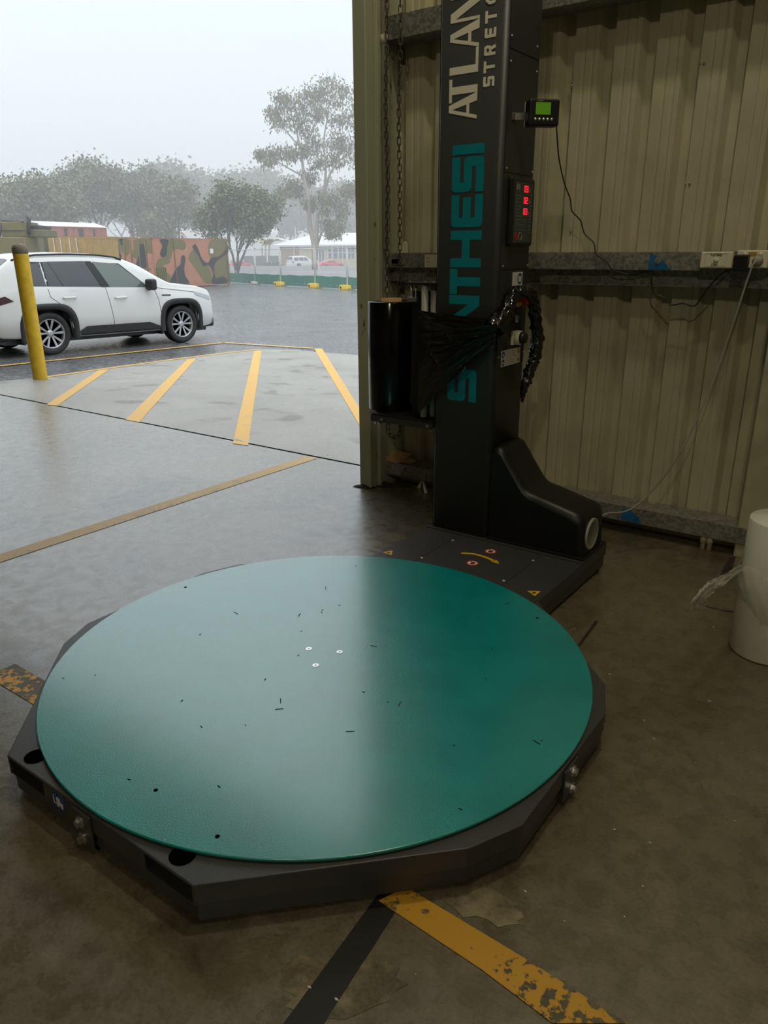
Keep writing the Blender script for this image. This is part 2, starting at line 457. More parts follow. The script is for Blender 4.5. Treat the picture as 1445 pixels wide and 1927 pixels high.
# ---- back wall: cladding sheets between door post and corner, header above the doorway
DX = -2.74                                   # right side of the doorway opening
wb = struct(empty('wall_back', (0, WY, 0)), 'cream ribbed steel cladding wall on galvanised girts')
PITCH_R = 0.19; X0 = -1.60
def sheet(xa, xb, z0, z1, m='cladding'):
    """trapezoidal ribs, recessed outwards"""
    prof = []; k0 = int(math.floor((xa - X0) / PITCH_R)) - 1; k1 = int(math.ceil((xb - X0) / PITCH_R)) + 1
    for k in range(k0, k1):
        r = X0 + k * PITCH_R
        prof += [(r - 0.074, 0), (r - 0.052, 0.042), (r - 0.014, 0.042), (r, 0.0), (r + 0.040, 0.0), (r + 0.044, 0.003), (r + 0.052, 0.003), (r + 0.056, 0.0),
                 (r + 0.080, 0.0), (r + 0.084, 0.003), (r + 0.092, 0.003), (r + 0.096, 0.0)]
    prof = sorted([p for p in prof if xa - 1e-6 <= p[0] <= xb + 1e-6])
    prof = [(xa, 0)] + prof + [(xb, 0)]
    mb = MB()
    mb.grid([[(x, d, z0) for x, d in prof], [(x, d, z1) for x, d in prof]], False)
    mb.grid([[(x, d + 0.004, z1) for x, d in prof], [(x, d + 0.004, z0) for x, d in prof]], False)
    return mb
xe = [DX - 0.06, -2.46, -1.70, -0.94, -0.18, 0.58, 1.34, 2.10, 8.0]
for a, b in zip(xe[:-1], xe[1:]):
    sheet(a, b, 0.02, 6.5).build('cladding_sheet', 'cladding', wb)
MB().box((-16, 0, 3.75), (DX - 0.06, 0.05, 6.5)).build('door_header', 'cladding', wb)
MB().box((-16, 0, -0.1), (-10.4, 0.05, 3.75)).build('cladding_sheet', 'cladding', wb)
MB().box((DX + 0.05, -0.015, 0.0), (8.0, -0.003, 0.075)).build('kick_plate', 'cream_steel', wb)
MB().box((-16, 0.031, 0), (-10.4, 0.2, 6.5)).box((DX, 0.048, 0.0), (8.0, 0.2, 6.5)).box((-16, 0.051, 3.75), (DX, 0.2, 6.5)).build('outer_lining', 'cream_steel', wb)
# girts (relative to the wall plane)
def girt(xa, xb, z0, z1, lower, name='girt'):
    mb = MB()
    mb.box((xa, -0.150, z0), (xb, -0.144, z1))                 # web facing the room
    mb.box((xa, -0.144, z1 - 0.004), (xb, 0.0, z1))            # top flange
    if lower: mb.box((xa, -0.095, z0 - lower), (xb, -0.089, z0 + 0.004)); mb.box((xa, -0.144, z0), (xb, -0.089, z0 + 0.004)); mb.box((xa, -0.110, z0 - lower - 0.004), (xb, 0.0, z0 - lower))
    else: mb.box((xa, -0.144, z0), (xb, 0.0, z0 + 0.004))
    return mb.build(name, 'galvanised', wb)
girt(DX + 0.10, 8.0, 1.285, 1.362, 0.068)['label'] = 'galvanised mid-height girt carrying the switches'
girt(DX + 0.10, 8.0, 2.395, 2.50, 0)['label'] = 'galvanised girt high on the wall'
girt(DX + 0.10, 8.0, 4.6, 4.7, 0)
girt(DX + 0.10, 8.0, 0.070, 0.148, 0)['label'] = 'galvanised bottom girt near the floor'
# blue paint marks and bolt on the girts
bl = MB(); p = ony(1224, 474, WY - .152); q = ony(1255, 505, WY - .152)
random.seed(3)
edge = [(p.x, 1.361), (p.x - .004, 1.287), (q.x + .012, 1.287), (q.x + .006, 1.296), (q.x - .004, 1.310), (q.x - .016, 1.322), (q.x - .030, 1.334), (p.x + .014, 1.352)]
bl.prism([(x, -0.1505, z) for x, z in edge], (0, -0.0008, 0)).build('blue_paint_mark', 'blue_paint', wb)
bb = ony(1238, 490, WY - .152)
MB().lathe([(0.017, 0), (0.017, 0.003), (0.009, 0.003), (0.009, 0.011), (0, 0.011)], (bb.x, -0.151, bb.z), (0, -1, 0), 6, False).build('girt_bolt', 'zinc', wb)
p = ony(1170, 968, WY - .152)
MB().prism([(p.x, -.1505, .075), (p.x + .10, -.1505, .072), (p.x + .085, -.1505, .105), (p.x + .03, -.1505, .14), (p.x - .005, -.1505, .13)], (0, -.0008, 0)).build('blue_paint_mark', 'blue_paint', wb)
# cladding screws that glint
for x, y in ((1075, 154), (1076, 161), (1317, 119), (1325, 119), (1290, 345), (1298, 345), (1074, 435)):
    p = ony(x, y, WY - .003)
    MB().lathe([(0.005, 0), (0.005, 0.004), (0.0, 0.006)], (p.x, -0.003, p.z), (0, -1, 0), 8).build('screw', 'zinc', wb)

struct(MB().box((-16.2, -14, 0), (-16, 4, 6.5)).build('wall_left', 'cladding'), 'side wall of the shed')
struct(MB().box((8, -14, 0), (8.2, 4, 6.5)).build('wall_right', 'cladding'), 'side wall of the shed')
struct(MB().box((-16, -14.2, 0), (8, -14, 6.5)).build('wall_front', 'cladding'), 'end wall of the shed')
struct(MB().box((-16.2, -14.2, 6.5), (8.2, 4.0, 6.6)).build('ceiling', 'galvanised'), 'shed roof')

# ---- door post (jamb) at the edge of the doorway
po = struct(empty('door_post', (-2.72, 3.5, 0)), 'cream rust-flecked steel door post beside the doorway')
pm = MB().box((-2.695, 3.465, 0.0), (-2.612, 3.72, 6.5)); pm.box((-2.735, 3.56, 0.0), (-2.694, 3.74, 6.5)); shift(pm, (-2.72, 3.5, 0)).build('post', 'post_paint', po, 0.006)
pm = MB().box((-2.611, 3.53, 0), (-2.585, 3.72, 6.5)); shift(pm, (-2.72, 3.5, 0)).build('channel', 'post_paint', po, 0.003)
random.seed(11)
for n_, (cx, cy) in enumerate(((-2.66, 3.47), (-2.58, 3.56), (-2.50, 3.62))):
    pts = [(cx + .075 * random.uniform(.6, 1.2) * math.cos(a), cy + .05 * random.uniform(.6, 1.2) * math.sin(a), 0.001) for a in np.linspace(0, 2 * math.pi, 14)[:-1]]
    mb = MB(); top = (cx, cy, 0.022 + .01 * (n_ == 1)); mb.add(pts + [top], [(i, (i + 1) % len(pts), len(pts)) for i in range(len(pts))], True)
    o = mb.build('dirt_heap', 'dirt'); tag(o, ['dark dirt crusted round the door post foot', 'dark dirt heap between door post and wall', 'thin dark dirt along the kick plate'][n_], 'dirt', 'dirt at the door post', 'stuff')
# steel portal column at the wall end
sc_ = struct(empty('steel_column', (-0.42, 3.65, 0)), 'flat cream steel column behind the clear film roll')
MB().box((-0.15, -0.05, 0), (0.15, 0.08, 6.5)).build('flange', 'cream_steel', sc_, 0.004)
MB().box((-0.01, -0.40, 0), (0.01, -0.05, 6.5), Matrix.Translation((0.25, 0.4, 0))).build('web', 'cream_steel', sc_)
# shadow of the film tail, drawn as a dark line on the slab
mb = MB(); P = [f2(1309, 1133), f2(1335, 1143), f2(1360, 1149), f2(1390, 1153)]
mb.tube([(x, y, 0.0) for x, y in P], 0.003, 5); mb.build('tail_shadow', 'seam_black', fl)
mb = MB(); a, b, c, d = f2(1353, 1085), f2(1374, 1085), f2(1384, 1048), f2(1372, 1050)
mb.prism([(x, y, .0005) for x, y in (a, b, c, d)], (0, 0, .0015)).build('dark_stain', 'dirt', fl)
mb = MB(); a, b, c, d = f2(1086, 1215), f2(1091, 1217), f2(1126, 1170), f2(1120, 1168)
mb.prism([(x, y, .0005) for x, y in (a, b, c, d)], (0, 0, .0008)).build('dark_stain', 'dirt', fl)

for k_, (cx, cy, rx, ry, rz) in enumerate(((585, 1838, .075, .045, .4), (660, 1862, .13, .06, .9), (905, 1700, .10, .05, .2))):
    c0 = onz(cx, cy); rr_ = random.Random(int(cx))
    mb = MB().prism([c0 + Matrix.Rotation(rz, 3, 'Z') @ Vector((rx * math.cos(a) * rr_.uniform(.7, 1.1), ry * math.sin(a) * rr_.uniform(.7, 1.1), .0002 + .0002 * k_)) for a in np.linspace(0, 6.2832, 25)[:-1]], (0, 0, .0004 + .0002 * k_))
    mb.build('pale_stain', 'pale_stain', fl)
# ---- high bay lamps under the roof (out of frame)
def high_bay(x, y, z, power, label, col=(1.0, 0.90, 0.66)):
    t = empty('high_bay_lamp', (x, y, z)); tag(t, label, 'lamp', 'high bay lamps')
    MB().lathe([(0.06, 0.32), (0.07, 0.2), (0.22, 0.06), (0.24, 0.0)], n=24, caps=False).build('reflector', 'zinc', t)
    MB().tube([(0, 0, .32), (0, 0, 6.5 - z)], 0.01).build('stem', 'chain_steel', t)
    ld = bpy.data.lights.new('lamp_bulb', 'POINT'); ld.energy = power; ld.color = col; ld.shadow_soft_size = 0.12
    lo = bpy.data.objects.new('lamp_bulb', ld); COL.objects.link(lo); lo.parent = t; lo.location = (0, 0, -0.15)
high_bay(0.3, 0.6, 5.7, 72, 'high bay lamp hanging over the shed floor near the wrapper')
high_bay(-0.6, 2.1, 5.7, 125, 'high bay lamp hanging close to the ribbed wall')
high_bay(1.2, -4.2, 5.7, 185, 'high bay lamp hanging far back in the shed')

# ================================================================== the pallet wrapper
TC = Vector((-1.41, 1.595, 0.0))
mach = empty('pallet_wrapper', TC); tag(mach, 'dark grey pallet wrapping machine with round teal turntable and tall lettered column', 'machine')
def put(mb, name, m, parent=mach, root=mach, **k):
    return shift(mb, root.location).build(name, m, parent, **k)
def wp(off): return Vector((TC.x + off[0], TC.y + off[1], 0))
half = [(.368, -.853), (.79, -.425), (.855, -.29), (.855, .245), (.80, .393), (.39, .80), (.39, 1.53)]
poly = [wp(p) for p in half] + [wp((-x, y)) for x, y in reversed(half)]
ZT, ZM, ZB = 0.122, 0.066, 0.012
fr = MB()
fr.prism([p + Vector((0, 0, ZT - .008)) for p in poly], (0, 0, .008))
def ins(poly, d):
    c = wp((0, .3)); return [p + (c - p).normalized() * d for p in poly]
for i in range(len(poly)):
    a, b = poly[i], poly[(i + 1) % len(poly)]
    if i == len(poly) - 1:     # front face with the two fork pockets
        L_, R_ = min(a.x, b.x), max(a.x, b.x); y = a.y
        cuts = [(L_ + .006, L_ + .165), (R_ - .165, R_ - .006)]
        xs_ = [L_, cuts[0][0], cuts[0][1], cuts[1][0], cuts[1][1], R_]
        for u, v in ((xs_[0], xs_[1]), (xs_[2], xs_[3]), (xs_[4], xs_[5])):
            fr.box((u, y, ZM - .002), (v, y + .006, ZT - .006))
    else:
        n = (b - a).cross(Vector((0, 0, 1))).normalized() * -.006
        fr.prism([a + Vector((0, 0, ZM)), b + Vector((0, 0, ZM)), b + n + Vector((0, 0, ZM)), a + n + Vector((0, 0, ZM))], (0, 0, ZT - ZM - .002))
base = put(fr, 'base_frame', 'machine_grey', bevel=.003)
lo = MB(); lp = ins(poly, .011)
lo.prism([p + Vector((0, 0, ZB)) for p in lp], (0, 0, ZM - ZB - .003))
put(lo, 'lower_skirt', 'machine_grey', base, bevel=.003)
for p in ins(poly, .09): put(MB().lathe([(.03, 0), (.03, ZB)], p, n=12), 'foot_pad', 'black_plastic', base)
for xa, xb in cuts:
    po_ = MB(); y = poly[0].y
    po_.box((xa, y + .004, ZM - .003), (xb, y + .8, ZM)); po_.box((xa - .004, y + .004, ZM), (xa, y + .8, ZT - .009)); po_.box((xb, y + .004, ZM), (xb + .004, y + .8, ZT - .009))
    o = put(po_, 'fork_pocket', 'panel_grey', base)
for x, y in ((-1.711, .785), (-1.125, .785), (-1.70, 2.785), (-1.115, 2.785)):
    put(MB().lathe([(.030, 0), (.030, .0012)], (x, y, ZT), n=24), 'lifting_hole', 'hole_black', base)
def bolt(c, ax, parent, r=.011):
    put(MB().lathe([(r * 1.45, 0), (r * 1.45, .003)], c, ax, 16, False), 'washer', 'zinc', parent)
    put(MB().lathe([(r, .003), (r, .012)], c, ax, 6, False), 'bolt', 'zinc', parent)
yf = poly[0].y
put(MB().box((-1.475, yf - .006, .016), (-1.405, yf, .112)), 'joint_plate', 'machine_grey', base, bevel=.002)
for z in (.082, .034): bolt((-1.445, yf - .006, z), (0, -1, 0), mach)
bolt((-1.10, yf + .05, .072), (0, -1, 0), mach, .008)
xr = TC.x + .855
put(MB().box((xr, 1.545, .016), (xr + .006, 1.63, .112)), 'joint_plate', 'machine_grey', base, bevel=.002)
for z in (.086, .034): bolt((xr + .006, 1.595, z), (1, 0, 0), mach)
# forklift sticker on the front face
st = put(MB().box((-1.572, yf - .0015, .070), (-1.518, yf, .106)), 'forklift_sticker', 'blue_print', base); st['label'] = 'blue sticker with white forklift symbol'
def flat(pts, y0): return [(x, y0, z) for x, z in pts]
sy = yf - .0016; g_ = MB()
g_.prism(flat([(-1.565, .078), (-1.562, .078), (-1.562, .102), (-1.565, .102)], sy), (0, -.0005, 0))
g_.prism(flat([(-1.562, .078), (-1.553, .078), (-1.553, .081), (-1.562, .081)], sy), (0, -.0005, 0))
g_.prism(flat([(-1.551, .080), (-1.525, .080), (-1.525, .090), (-1.535, .090), (-1.538, .101), (-1.551, .101)], sy), (0, -.0005, 0))
for x in (-1.546, -1.530): g_.prism(ellipse((x, sy, .078), (.005, 0, 0), (0, 0, .005), 12), (0, -.0006, 0))
put(g_, 'forklift_symbol', 'white_print', st)
# turntable disc
put(MB().lathe([(.80, .1225), (.80, .124), (.843, .1245), (.85, .1265), (.85, .1325), (.848, .134), (0, .134)], TC, n=160), 'turntable_disc', 'teal_disc').data.polygons.foreach_set('use_smooth', [False] * 0 or [True] * (160 * 6 + 1))
disc = [o for o in bpy.data.objects if o.name == 'turntable_disc'][0]; disc['label'] = 'round teal turntable disc'
for p in disc.data.polygons:
    if abs(p.normal.z) > .9: p.use_smooth = False
for x, y in ((581, 1221), (639, 1227), (594, 1252)):
    p = onz(x, y, .134)
    s_ = put(MB().lathe([(.0105, 0), (.0105, .001), (.003, .001)], p, n=20, smooth=False, caps=False), 'countersunk_screw', 'white_screw', disc)
    put(MB().lathe([(.003, .0004), (.0, .0004)], p, n=10, smooth=False), 'hex_socket', 'hole_black', disc)
for x, y in ((349, 1105), (293, 1487), (409, 1574), (1011, 1163)):
    put(MB().lathe([(.0055, 0), (.0055, .0006)], onz(x, y, .134), n=14), 'drain_hole', 'hole_black', disc)
random.seed(5)
lit = MB()
for k in range(34):
    a = random.uniform(0, 6.28); rr = .82 * math.sqrt(random.random()); c = Vector((TC.x + rr * math.cos(a), TC.y + rr * math.sin(a), .1342))
    l = random.choice((.003, .004, .005, .012)); b = random.uniform(0, 6.28); w = .0012
    u = Vector((math.cos(b), math.sin(b), 0)) * l; v = Vector((-math.sin(b), math.cos(b), 0)) * w
    lit.prism([c - u - v, c + u - v, c + u + v, c - u + v], (0, 0, .0008))
o = lit.build('debris', 'speck'); tag(o, 'dark specks of litter scattered over the teal turntable', 'litter', None, 'stuff')

# bridge cover plates
for xa, xb, nm in ((-1.796, -1.614, 'bridge_plate'), (-1.610, -1.196, 'bridge_plate'), (-1.192, -1.024, 'bridge_plate')):
    y0 = 2.32 if -1.7 < xa < -1.3 else 2.34
    put(MB().box((xa, y0, ZT), (xb, 2.815, ZT + .002)), nm, 'machine_grey')
for x, y in ((852, 1017), (794, 1050), (1003, 1055), (948, 1093)):
    put(MB().lathe([(.007, 0), (.007, .002), (.004, .0035)], onz(x, y, .124), n=12), 'screw', 'white_screw')
put(MB().box((-1.80, 2.825, ZT), (-1.02, 2.838, ZT + .006)), 'rear_lip', 'machine_grey', base, bevel=.002)
put(MB().box((-1.80, 2.838, ZT), (-1.02, 3.125, ZT + .003)), 'column_foot', 'panel_grey', base)
zt = ZT + .0025
def tri_sign(c, s, rz):
    c = Vector(c); P = [c + Vector((s * math.cos(rz + k * 2.0944), s * math.sin(rz + k * 2.0944), 0)) for k in range(3)]
    o = put(MB().prism(P, (0, 0, .0006)), 'warning_triangle', 'yellow_print'); o['label'] = 'yellow hazard triangle'
    q = c + Vector((0, 0, .0007))
    put(MB().prism(ellipse(q, (s * .22, s * .1, 0), (-s * .06, s * .14, 0), 10), (0, 0, .0004)), 'hazard_symbol', 'black_print', o)
    put(MB().prism([q + Vector((-s * .1, -s * .4, 0)), q + Vector((s * .3, -s * .1, 0)), q + Vector((s * .22, 0, 0)), q + Vector((-s * .15, -s * .3, 0))], (0, 0, .0004)), 'hazard_symbol', 'black_print', o)
tri_sign((-1.757, 2.455, zt), .030, R(90)); tri_sign((-1.062, 2.45, zt), .030, R(-60))
def ban_sign(c):
    c = Vector(c); o = put(MB().prism(ellipse(c, (.028, 0, 0), (0, .028, 0), 28), (0, 0, .0005)), 'prohibition_sign', 'red_print'); o['label'] = 'round red and white prohibition sign'
    put(MB().prism(ellipse(c + Vector((0, 0, .0006)), (.021, 0, 0), (0, .021, 0), 24), (0, 0, .0003)), 'sign_field', 'white_print', o)
    q = c + Vector((0, 0, .001))
    put(MB().prism([q + Vector((-.006, -.014, 0)), q + Vector((.004, -.016, 0)), q + Vector((.010, .004, 0)), q + Vector((.004, .014, 0)), q + Vector((-.006, .006, 0))], (0, 0, .0003)), 'sign_symbol', 'black_print', o)
    u = Vector((.0145, -.0145, 0)); w = Vector((.002, .002, 0)); q = c + Vector((0, 0, .0014))
    put(MB().prism([q - u - w, q + u - w, q + u + w, q - u + w], (0, 0, .0003)), 'sign_bar', 'red_print', o)
ban_sign((-1.399, 2.565, zt)); ban_sign((-1.398, 2.724, zt))
arc = catmull([onz(868, 1041, zt), onz(893, 1043, zt), onz(917, 1050, zt), onz(930, 1056, zt)], 5)
rows = []
for i, p in enumerate(arc):
    t = (arc[min(i + 1, len(arc) - 1)] - arc[max(i - 1, 0)]).normalized(); n = Vector((-t.y, t.x, 0)) * .0075
    rows.append((p + n, p - n))
ar = MB(); ar.prism([r[0] for r in rows] + [r[1] for r in reversed(rows)], (0, 0, .0006))
e1 = arc[-1]; t = (arc[-1] - arc[-2]).normalized(); n = Vector((-t.y, t.x, 0)) * .017
ar.prism([e1 + n - t * .004, e1 - n - t * .004, e1 + t * .034], (0, 0, .0006))
put(ar, 'rotation_arrow', 'yellow_print')['label'] = 'curved yellow arrow showing the turning direction'

# ---- column
CX0, CX1, CY0, CY1, CZ1 = -1.780, -1.485, 2.85, 3.125, 2.75
def rrect(x0, x1, y0, y1, rad, z, n=6):
    pts = []
    for cx, cy, a0 in ((x1 - rad[1], y0 + rad[1], -90), (x1 - rad[2], y1 - rad[2], 0), (x0 + rad[3], y1 - rad[3], 90), (x0 + rad[0], y0 + rad[0], 180)):
        r_ = {-90: rad[1], 0: rad[2], 90: rad[3], 180: rad[0]}[a0]
        for i in range(n + 1):
            a = R(a0 + 90 * i / n); pts.append((cx + r_ * math.cos(a), cy + r_ * math.sin(a), z))
    return pts
colm = put(MB().prism(rrect(CX0, CX1, CY0, CY1, (.010, .028, .004, .004), ZT), (0, 0, CZ1 - ZT), True), 'column', 'column_grey'); colm['label'] = 'tall dark grey column with vertical lettering'
put(MB().box((CX0 - .012, CY0 + .02, ZT), (CX0, CY0 + .16, CZ1)), 'carriage_slot', 'seam_black', colm)
PX = CX1
def side_box(y0, y1, z0, z1, d, name, m, parent, d0=0.0, **k): return put(MB().box((PX + d0, y0, z0), (PX + d0 + d, y1, z1)), name, m, parent, **k)
side_box(2.862, 3.118, 2.088, CZ1, .003, 'side_panel', 'panel_grey', colm)
side_box(2.862, 3.118, 1.665, 2.084, .003, 'side_panel', 'panel_grey', colm)
side_box(2.862, 3.118, 1.30, 1.661, .003, 'side_panel', 'panel_grey', colm)
side_box(2.862, 3.118, .90, 1.296, .004, 'side_panel', 'panel_grey', colm)
for x, y in ((963, 67), (1011, 88), (961, 115), (1010, 135), (953, 317), (1001, 324), (946, 501), (992, 499), (938, 673), (984, 662)):
    put(MB().lathe([(.0045, 0), (.004, .003), (0, .004)], onx(x, y, PX + .003), (1, 0, 0), 10), 'screw', 'white_screw', colm)

# ---- lettering on the column front, reading upwards
def glyphs(ch, w, h, t):
    """polygons of a capital letter in (along, up); w, h, t = width, height, stroke"""
    def stroke(pts, tt=t):
        out = []
        for (a, b), (c, d) in zip(pts[:-1], pts[1:]):
            l = math.hypot(c - a, d - b); nx, ny = -(d - b) / l * tt / 2, (c - a) / l * tt / 2
            out.append([(a + nx, b + ny), (c + nx, d + ny), (c - nx, d - ny), (a - nx, b - ny)])
        for a, b in pts[1:-1]: out.append([(a + tt / 2 * math.cos(k * .5236), b + tt / 2 * math.sin(k * .5236)) for k in range(12)])
        return out
    k = t / 2
    if ch == 'I': return stroke([(k, 0), (k, h)])
    if ch == 'S': return stroke([(0, k), (w - k, k), (w - k, h / 2), (k, h / 2), (k, h - k), (w, h - k)])
    if ch == 'E': return stroke([(w, k), (k, k), (k, h - k), (w, h - k)]) + stroke([(k, h / 2), (w * .92, h / 2)])
    if ch == 'H': return stroke([(k, 0), (k, h)]) + stroke([(w - k, 0), (w - k, h)]) + stroke([(k, h / 2), (w - k, h / 2)])
    if ch == 'T': return stroke([(0, h - k), (w, h - k)]) + stroke([(w / 2, 0), (w / 2, h)])
    if ch == 'N': return stroke([(k, 0), (k, h)]) + stroke([(w - k, 0), (w - k, h)]) + [[(0, h), (t * 1.15, h), (w, 0), (w - t * 1.15, 0)]]
    if ch == 'Y': return stroke([(w / 2, 0), (w / 2, h * .45)]) + [[(0, h), (t, h), (w / 2 + k, h * .45), (w / 2 - k, h * .38)], [(w, h), (w - t, h), (w / 2 - k, h * .45), (w / 2 + k, h * .38)]]
    if ch == 'R': return stroke([(k, 0), (k, h - k), (w - k * 1.5, h - k), (w - k, h * .72), (w - k * 1.5, h * .46), (k, h * .46)]) + [[(w * .45, h * .46), (w * .8, h * .46), (w, 0), (w - t * 1.1, 0)]]
    if ch == 'C': return stroke([(w, h * .2), (w * .8, k), (w * .35, k), (k, h * .3), (k, h * .7), (w * .35, h - k), (w * .8, h - k), (w, h * .8)])
    return []
def serif_glyphs(ch, w, h):
    T, th = .21 * h, .085 * h           # thick and thin strokes
    if ch == 'A': return [[(w * .46 - T * .25, h), (w * .46 + T * .45, h), (w, 0), (w - T * 1.15, 0)], [(0, 0), (th * 1.2, 0), (w * .46, h), (w * .46 - th * 1.2, h)], [(w * .18, h * .27), (w * .8, h * .27), (w * .78, h * .37), (w * .22, h * .37)]]
    if ch == 'T': return [[(0, h), (w, h), (w, h - th * 1.2), (0, h - th * 1.2)], [(w / 2 - T / 2, 0), (w / 2 + T / 2, 0), (w / 2 + T / 2, h), (w / 2 - T / 2, h)]]
    if ch == 'L': return [[(0, 0), (T, 0), (T, h), (0, h)], [(0, 0), (w, 0), (w, th * 1.1), (0, th * 1.1)]]
    if ch == 'N': return [[(0, 0), (th, 0), (th, h), (0, h)], [(w - th, 0), (w, 0), (w, h), (w - th, h)], [(0, h), (T * 1.1, h), (w, 0), (w - T * 1.1, 0)]]
    return []
def letter(polys, z0, xb, m, d, label, parent=colm):
    mb = MB()
    for k, pl in enumerate(polys):
        P = [(xb - b, CY0 - .0002, z0 + a) for a, b in pl]
        mb.prism(P, (0, -.0008 - .00012 * k, 0))
    o = put(mb, 'letter', m, parent); o['label'] = label; return o
XB = -1.567
for ch, z0, z1 in (('S', .745, .885), ('Y', .895, 1.045), ('N', 1.055, 1.195), ('T', 1.20, 1.302), ('H', 1.308, 1.452), ('E', 1.465, 1.588), ('S', 1.598, 1.728), ('I', 1.737, 1.773)):
    letter(glyphs(ch, z1 - z0, .146, .036), z0, XB, 'teal_print', .001, 'teal letter ' + ch)
XB = -1.608
for ch, z0, z1 in (('A', 1.861, 1.955), ('T', 1.926, 2.008), ('L', 2.022, 2.106), ('A', 2.106, 2.198), ('N', 2.198, 2.285), ('T', 2.285, 2.370), ('A', 2.345, 2.437)):
    letter(serif_glyphs(ch, z1 - z0, .127), z0, XB, 'cream_print', .001, 'cream letter ' + ch)
XB = -1.536
for ch, z0, z1 in (('S', 1.966, 2.000), ('T', 2.012, 2.052), ('R', 2.070, 2.104), ('E', 2.128, 2.160), ('T', 2.176, 2.216), ('C', 2.236, 2.274), ('H', 2.296, 2.334)):
    letter(glyphs(ch, z1 - z0, .048, .0105), z0, XB, 'cream_print', .001, 'small cream letter ' + ch)

# ---- control panel on the column side
cp = put(MB().prism([(PX + .003, y, z) for y, z in [(2.895, 1.39), (3.10, 1.39), (3.10, 1.65), (2.895, 1.65)]], (.022, 0, 0)), 'control_panel', 'black_plastic', mach, bevel=.010, seg=3); cp['label'] = 'black control panel with red digits'
fx = PX + .0255
def cpbox(y0, y1, z0, z1, m, name, d=.0006, e=0.0): return put(MB().box((fx + e, y0, z0), (fx + e + d, y1, z1)), name, m, cp)
cpbox(2.917, 3.078, 1.405, 1.632, 'panel_face', 'panel_face')
dg = MB()
def seg7(y0, z0, s, segs):
    w, h, t = s, s * 1.7, s * .22
    R_ = {'a': (0, w, h - t, h), 'g': (0, w, h / 2 - t / 2, h / 2 + t / 2), 'd': (0, w, 0, t), 'f': (0, t, h / 2, h), 'b': (w - t, w, h / 2, h), 'e': (0, t, 0, h / 2), 'c': (w - t, w, 0, h / 2)}
    for k in segs:
        a, b, c, d = R_[k]; dg.box((fx + .0008, y0 + a, z0 + c), (fx + .0016, y0 + b, z0 + d))
D = {'0': 'abcdef', '1': 'bc', '2': 'abged', '3': 'abgcd', '7': 'abc'}
for z, txt in ((1.597, '03'), (1.554, '02'), (1.512, '03')):
    for i, ch in enumerate(txt): seg7(2.998 + i * .019, z, .014, D[ch])
put(dg, 'digit_display', 'led_red', cp)['label'] = 'glowing red digits'
for z in (1.597, 1.554, 1.512): cpbox(3.040, 3.052, z, z + .014, 'grey_print', 'unit_key', .0008, .0006)
gp = MB()
for y in (2.928, 2.938, 2.950): gp.box((fx + .0006, y, 1.604), (fx + .0012, y + .007, 1.624))
for i in range(12): gp.box((fx + .0006, 3.056, 1.585 - i * .013), (fx + .0012, 3.056 + (.016, .011, .014)[i % 3], 1.589 - i * .013))
for i in range(9): gp.box((fx + .0006, 2.925, 1.582 - i * .013), (fx + .0012, 2.925 + (.05, .042, .046)[i % 3], 1.5835 - i * .013))
put(gp, 'panel_print', 'grey_print', cp)['kind'] = 'stuff'
kb = MB()
for r_ in range(3):
    for c_ in range(5): kb.box((fx + .0006, 2.940 + c_ * .026, 1.452 + r_ * .020), (fx + .0014, 2.958 + c_ * .026, 1.4535 + r_ * .020)); kb.box((fx + .0006, 2.940 + c_ * .026, 1.466 + r_ * .020), (fx + .0014, 2.958 + c_ * .026, 1.4672 + r_ * .020))
put(kb, 'key_outlines', 'grey_print', cp)['kind'] = 'stuff'
for y, m in ((2.944, 'red_print'), (2.978, 'grey_print')):
    put(MB().tube([(fx + .001, y + .014 * math.cos(a), 1.428 + .015 * math.sin(a)) for a in np.linspace(0, 6.2832, 21)[:-1]], .0014, 5, closed=True), 'push_key', m, cp)
put(MB().prism(ellipse((fx + .0008, 2.944, 1.428), (0, .009, 0), (0, 0, .010), 16), (.0006, 0, 0)), 'stop_key', 'red_print', cp)

# manual sticker, emergency stop, push button, main switch, safety label
s1 = side_box(2.972, 3.066, 1.232, 1.287, .0008, 'manual_sticker', 'white_print', mach, .004); s1['label'] = 'small white sticker with blue read-the-manual disc'
put(MB().prism(ellipse((PX + .0049, 3.040, 1.2595), (0, .022, 0), (0, 0, .023), 24), (.0005, 0, 0)), 'blue_disc', 'blue_print', s1)
put(MB().box((PX + .0055, 3.026, 1.247), (PX + .0059, 3.0385, 1.270)).box((PX + .0055, 3.0415, 1.247), (PX + .0059, 3.054, 1.270)), 'book_symbol', 'white_print', s1)
es = put(MB().lathe([(.034, 0), (.034, .006)], (PX + .004, 3.035, 1.176), (1, 0, 0), 28), 'emergency_stop', 'yellow_print', mach); es['label'] = 'red emergency stop button on yellow ring'
put(MB().lathe([(.014, .006), (.014, .030), (.024, .036), (.026, .044), (.022, .050), (0, .051)], (PX + .004, 3.035, 1.176), (1, 0, 0), 24), 'stop_button', 'red_plastic', es)
pb = put(MB().lathe([(.016, 0), (.016, .012), (.012, .016), (0, .016)], (PX + .004, 3.018, 1.094), (1, 0, 0), 20), 'reset_button', 'zinc', mach)
put(MB().lathe([(.010, .016), (.010, .019), (0, .019)], (PX + .004, 3.018, 1.094), (1, 0, 0), 16), 'button_lens', 'blue_paint', pb)
ms = side_box(2.982, 3.045, .985, 1.045, .012, 'main_switch', 'white_plastic', mach, .004, bevel=.003); ms['label'] = 'white main switch with black rotary knob'
put(MB().lathe([(.031, 0), (.031, .018), (.028, .022)], (PX + .016, 3.018, 1.015), (1, 0, 0), 24), 'switch_collar', 'white_plastic', ms)
put(MB().lathe([(.026, .018), (.022, .042), (0, .043)], (PX + .016, 3.018, 1.015), (1, 0, 0), 24), 'switch_knob', 'black_plastic', ms)
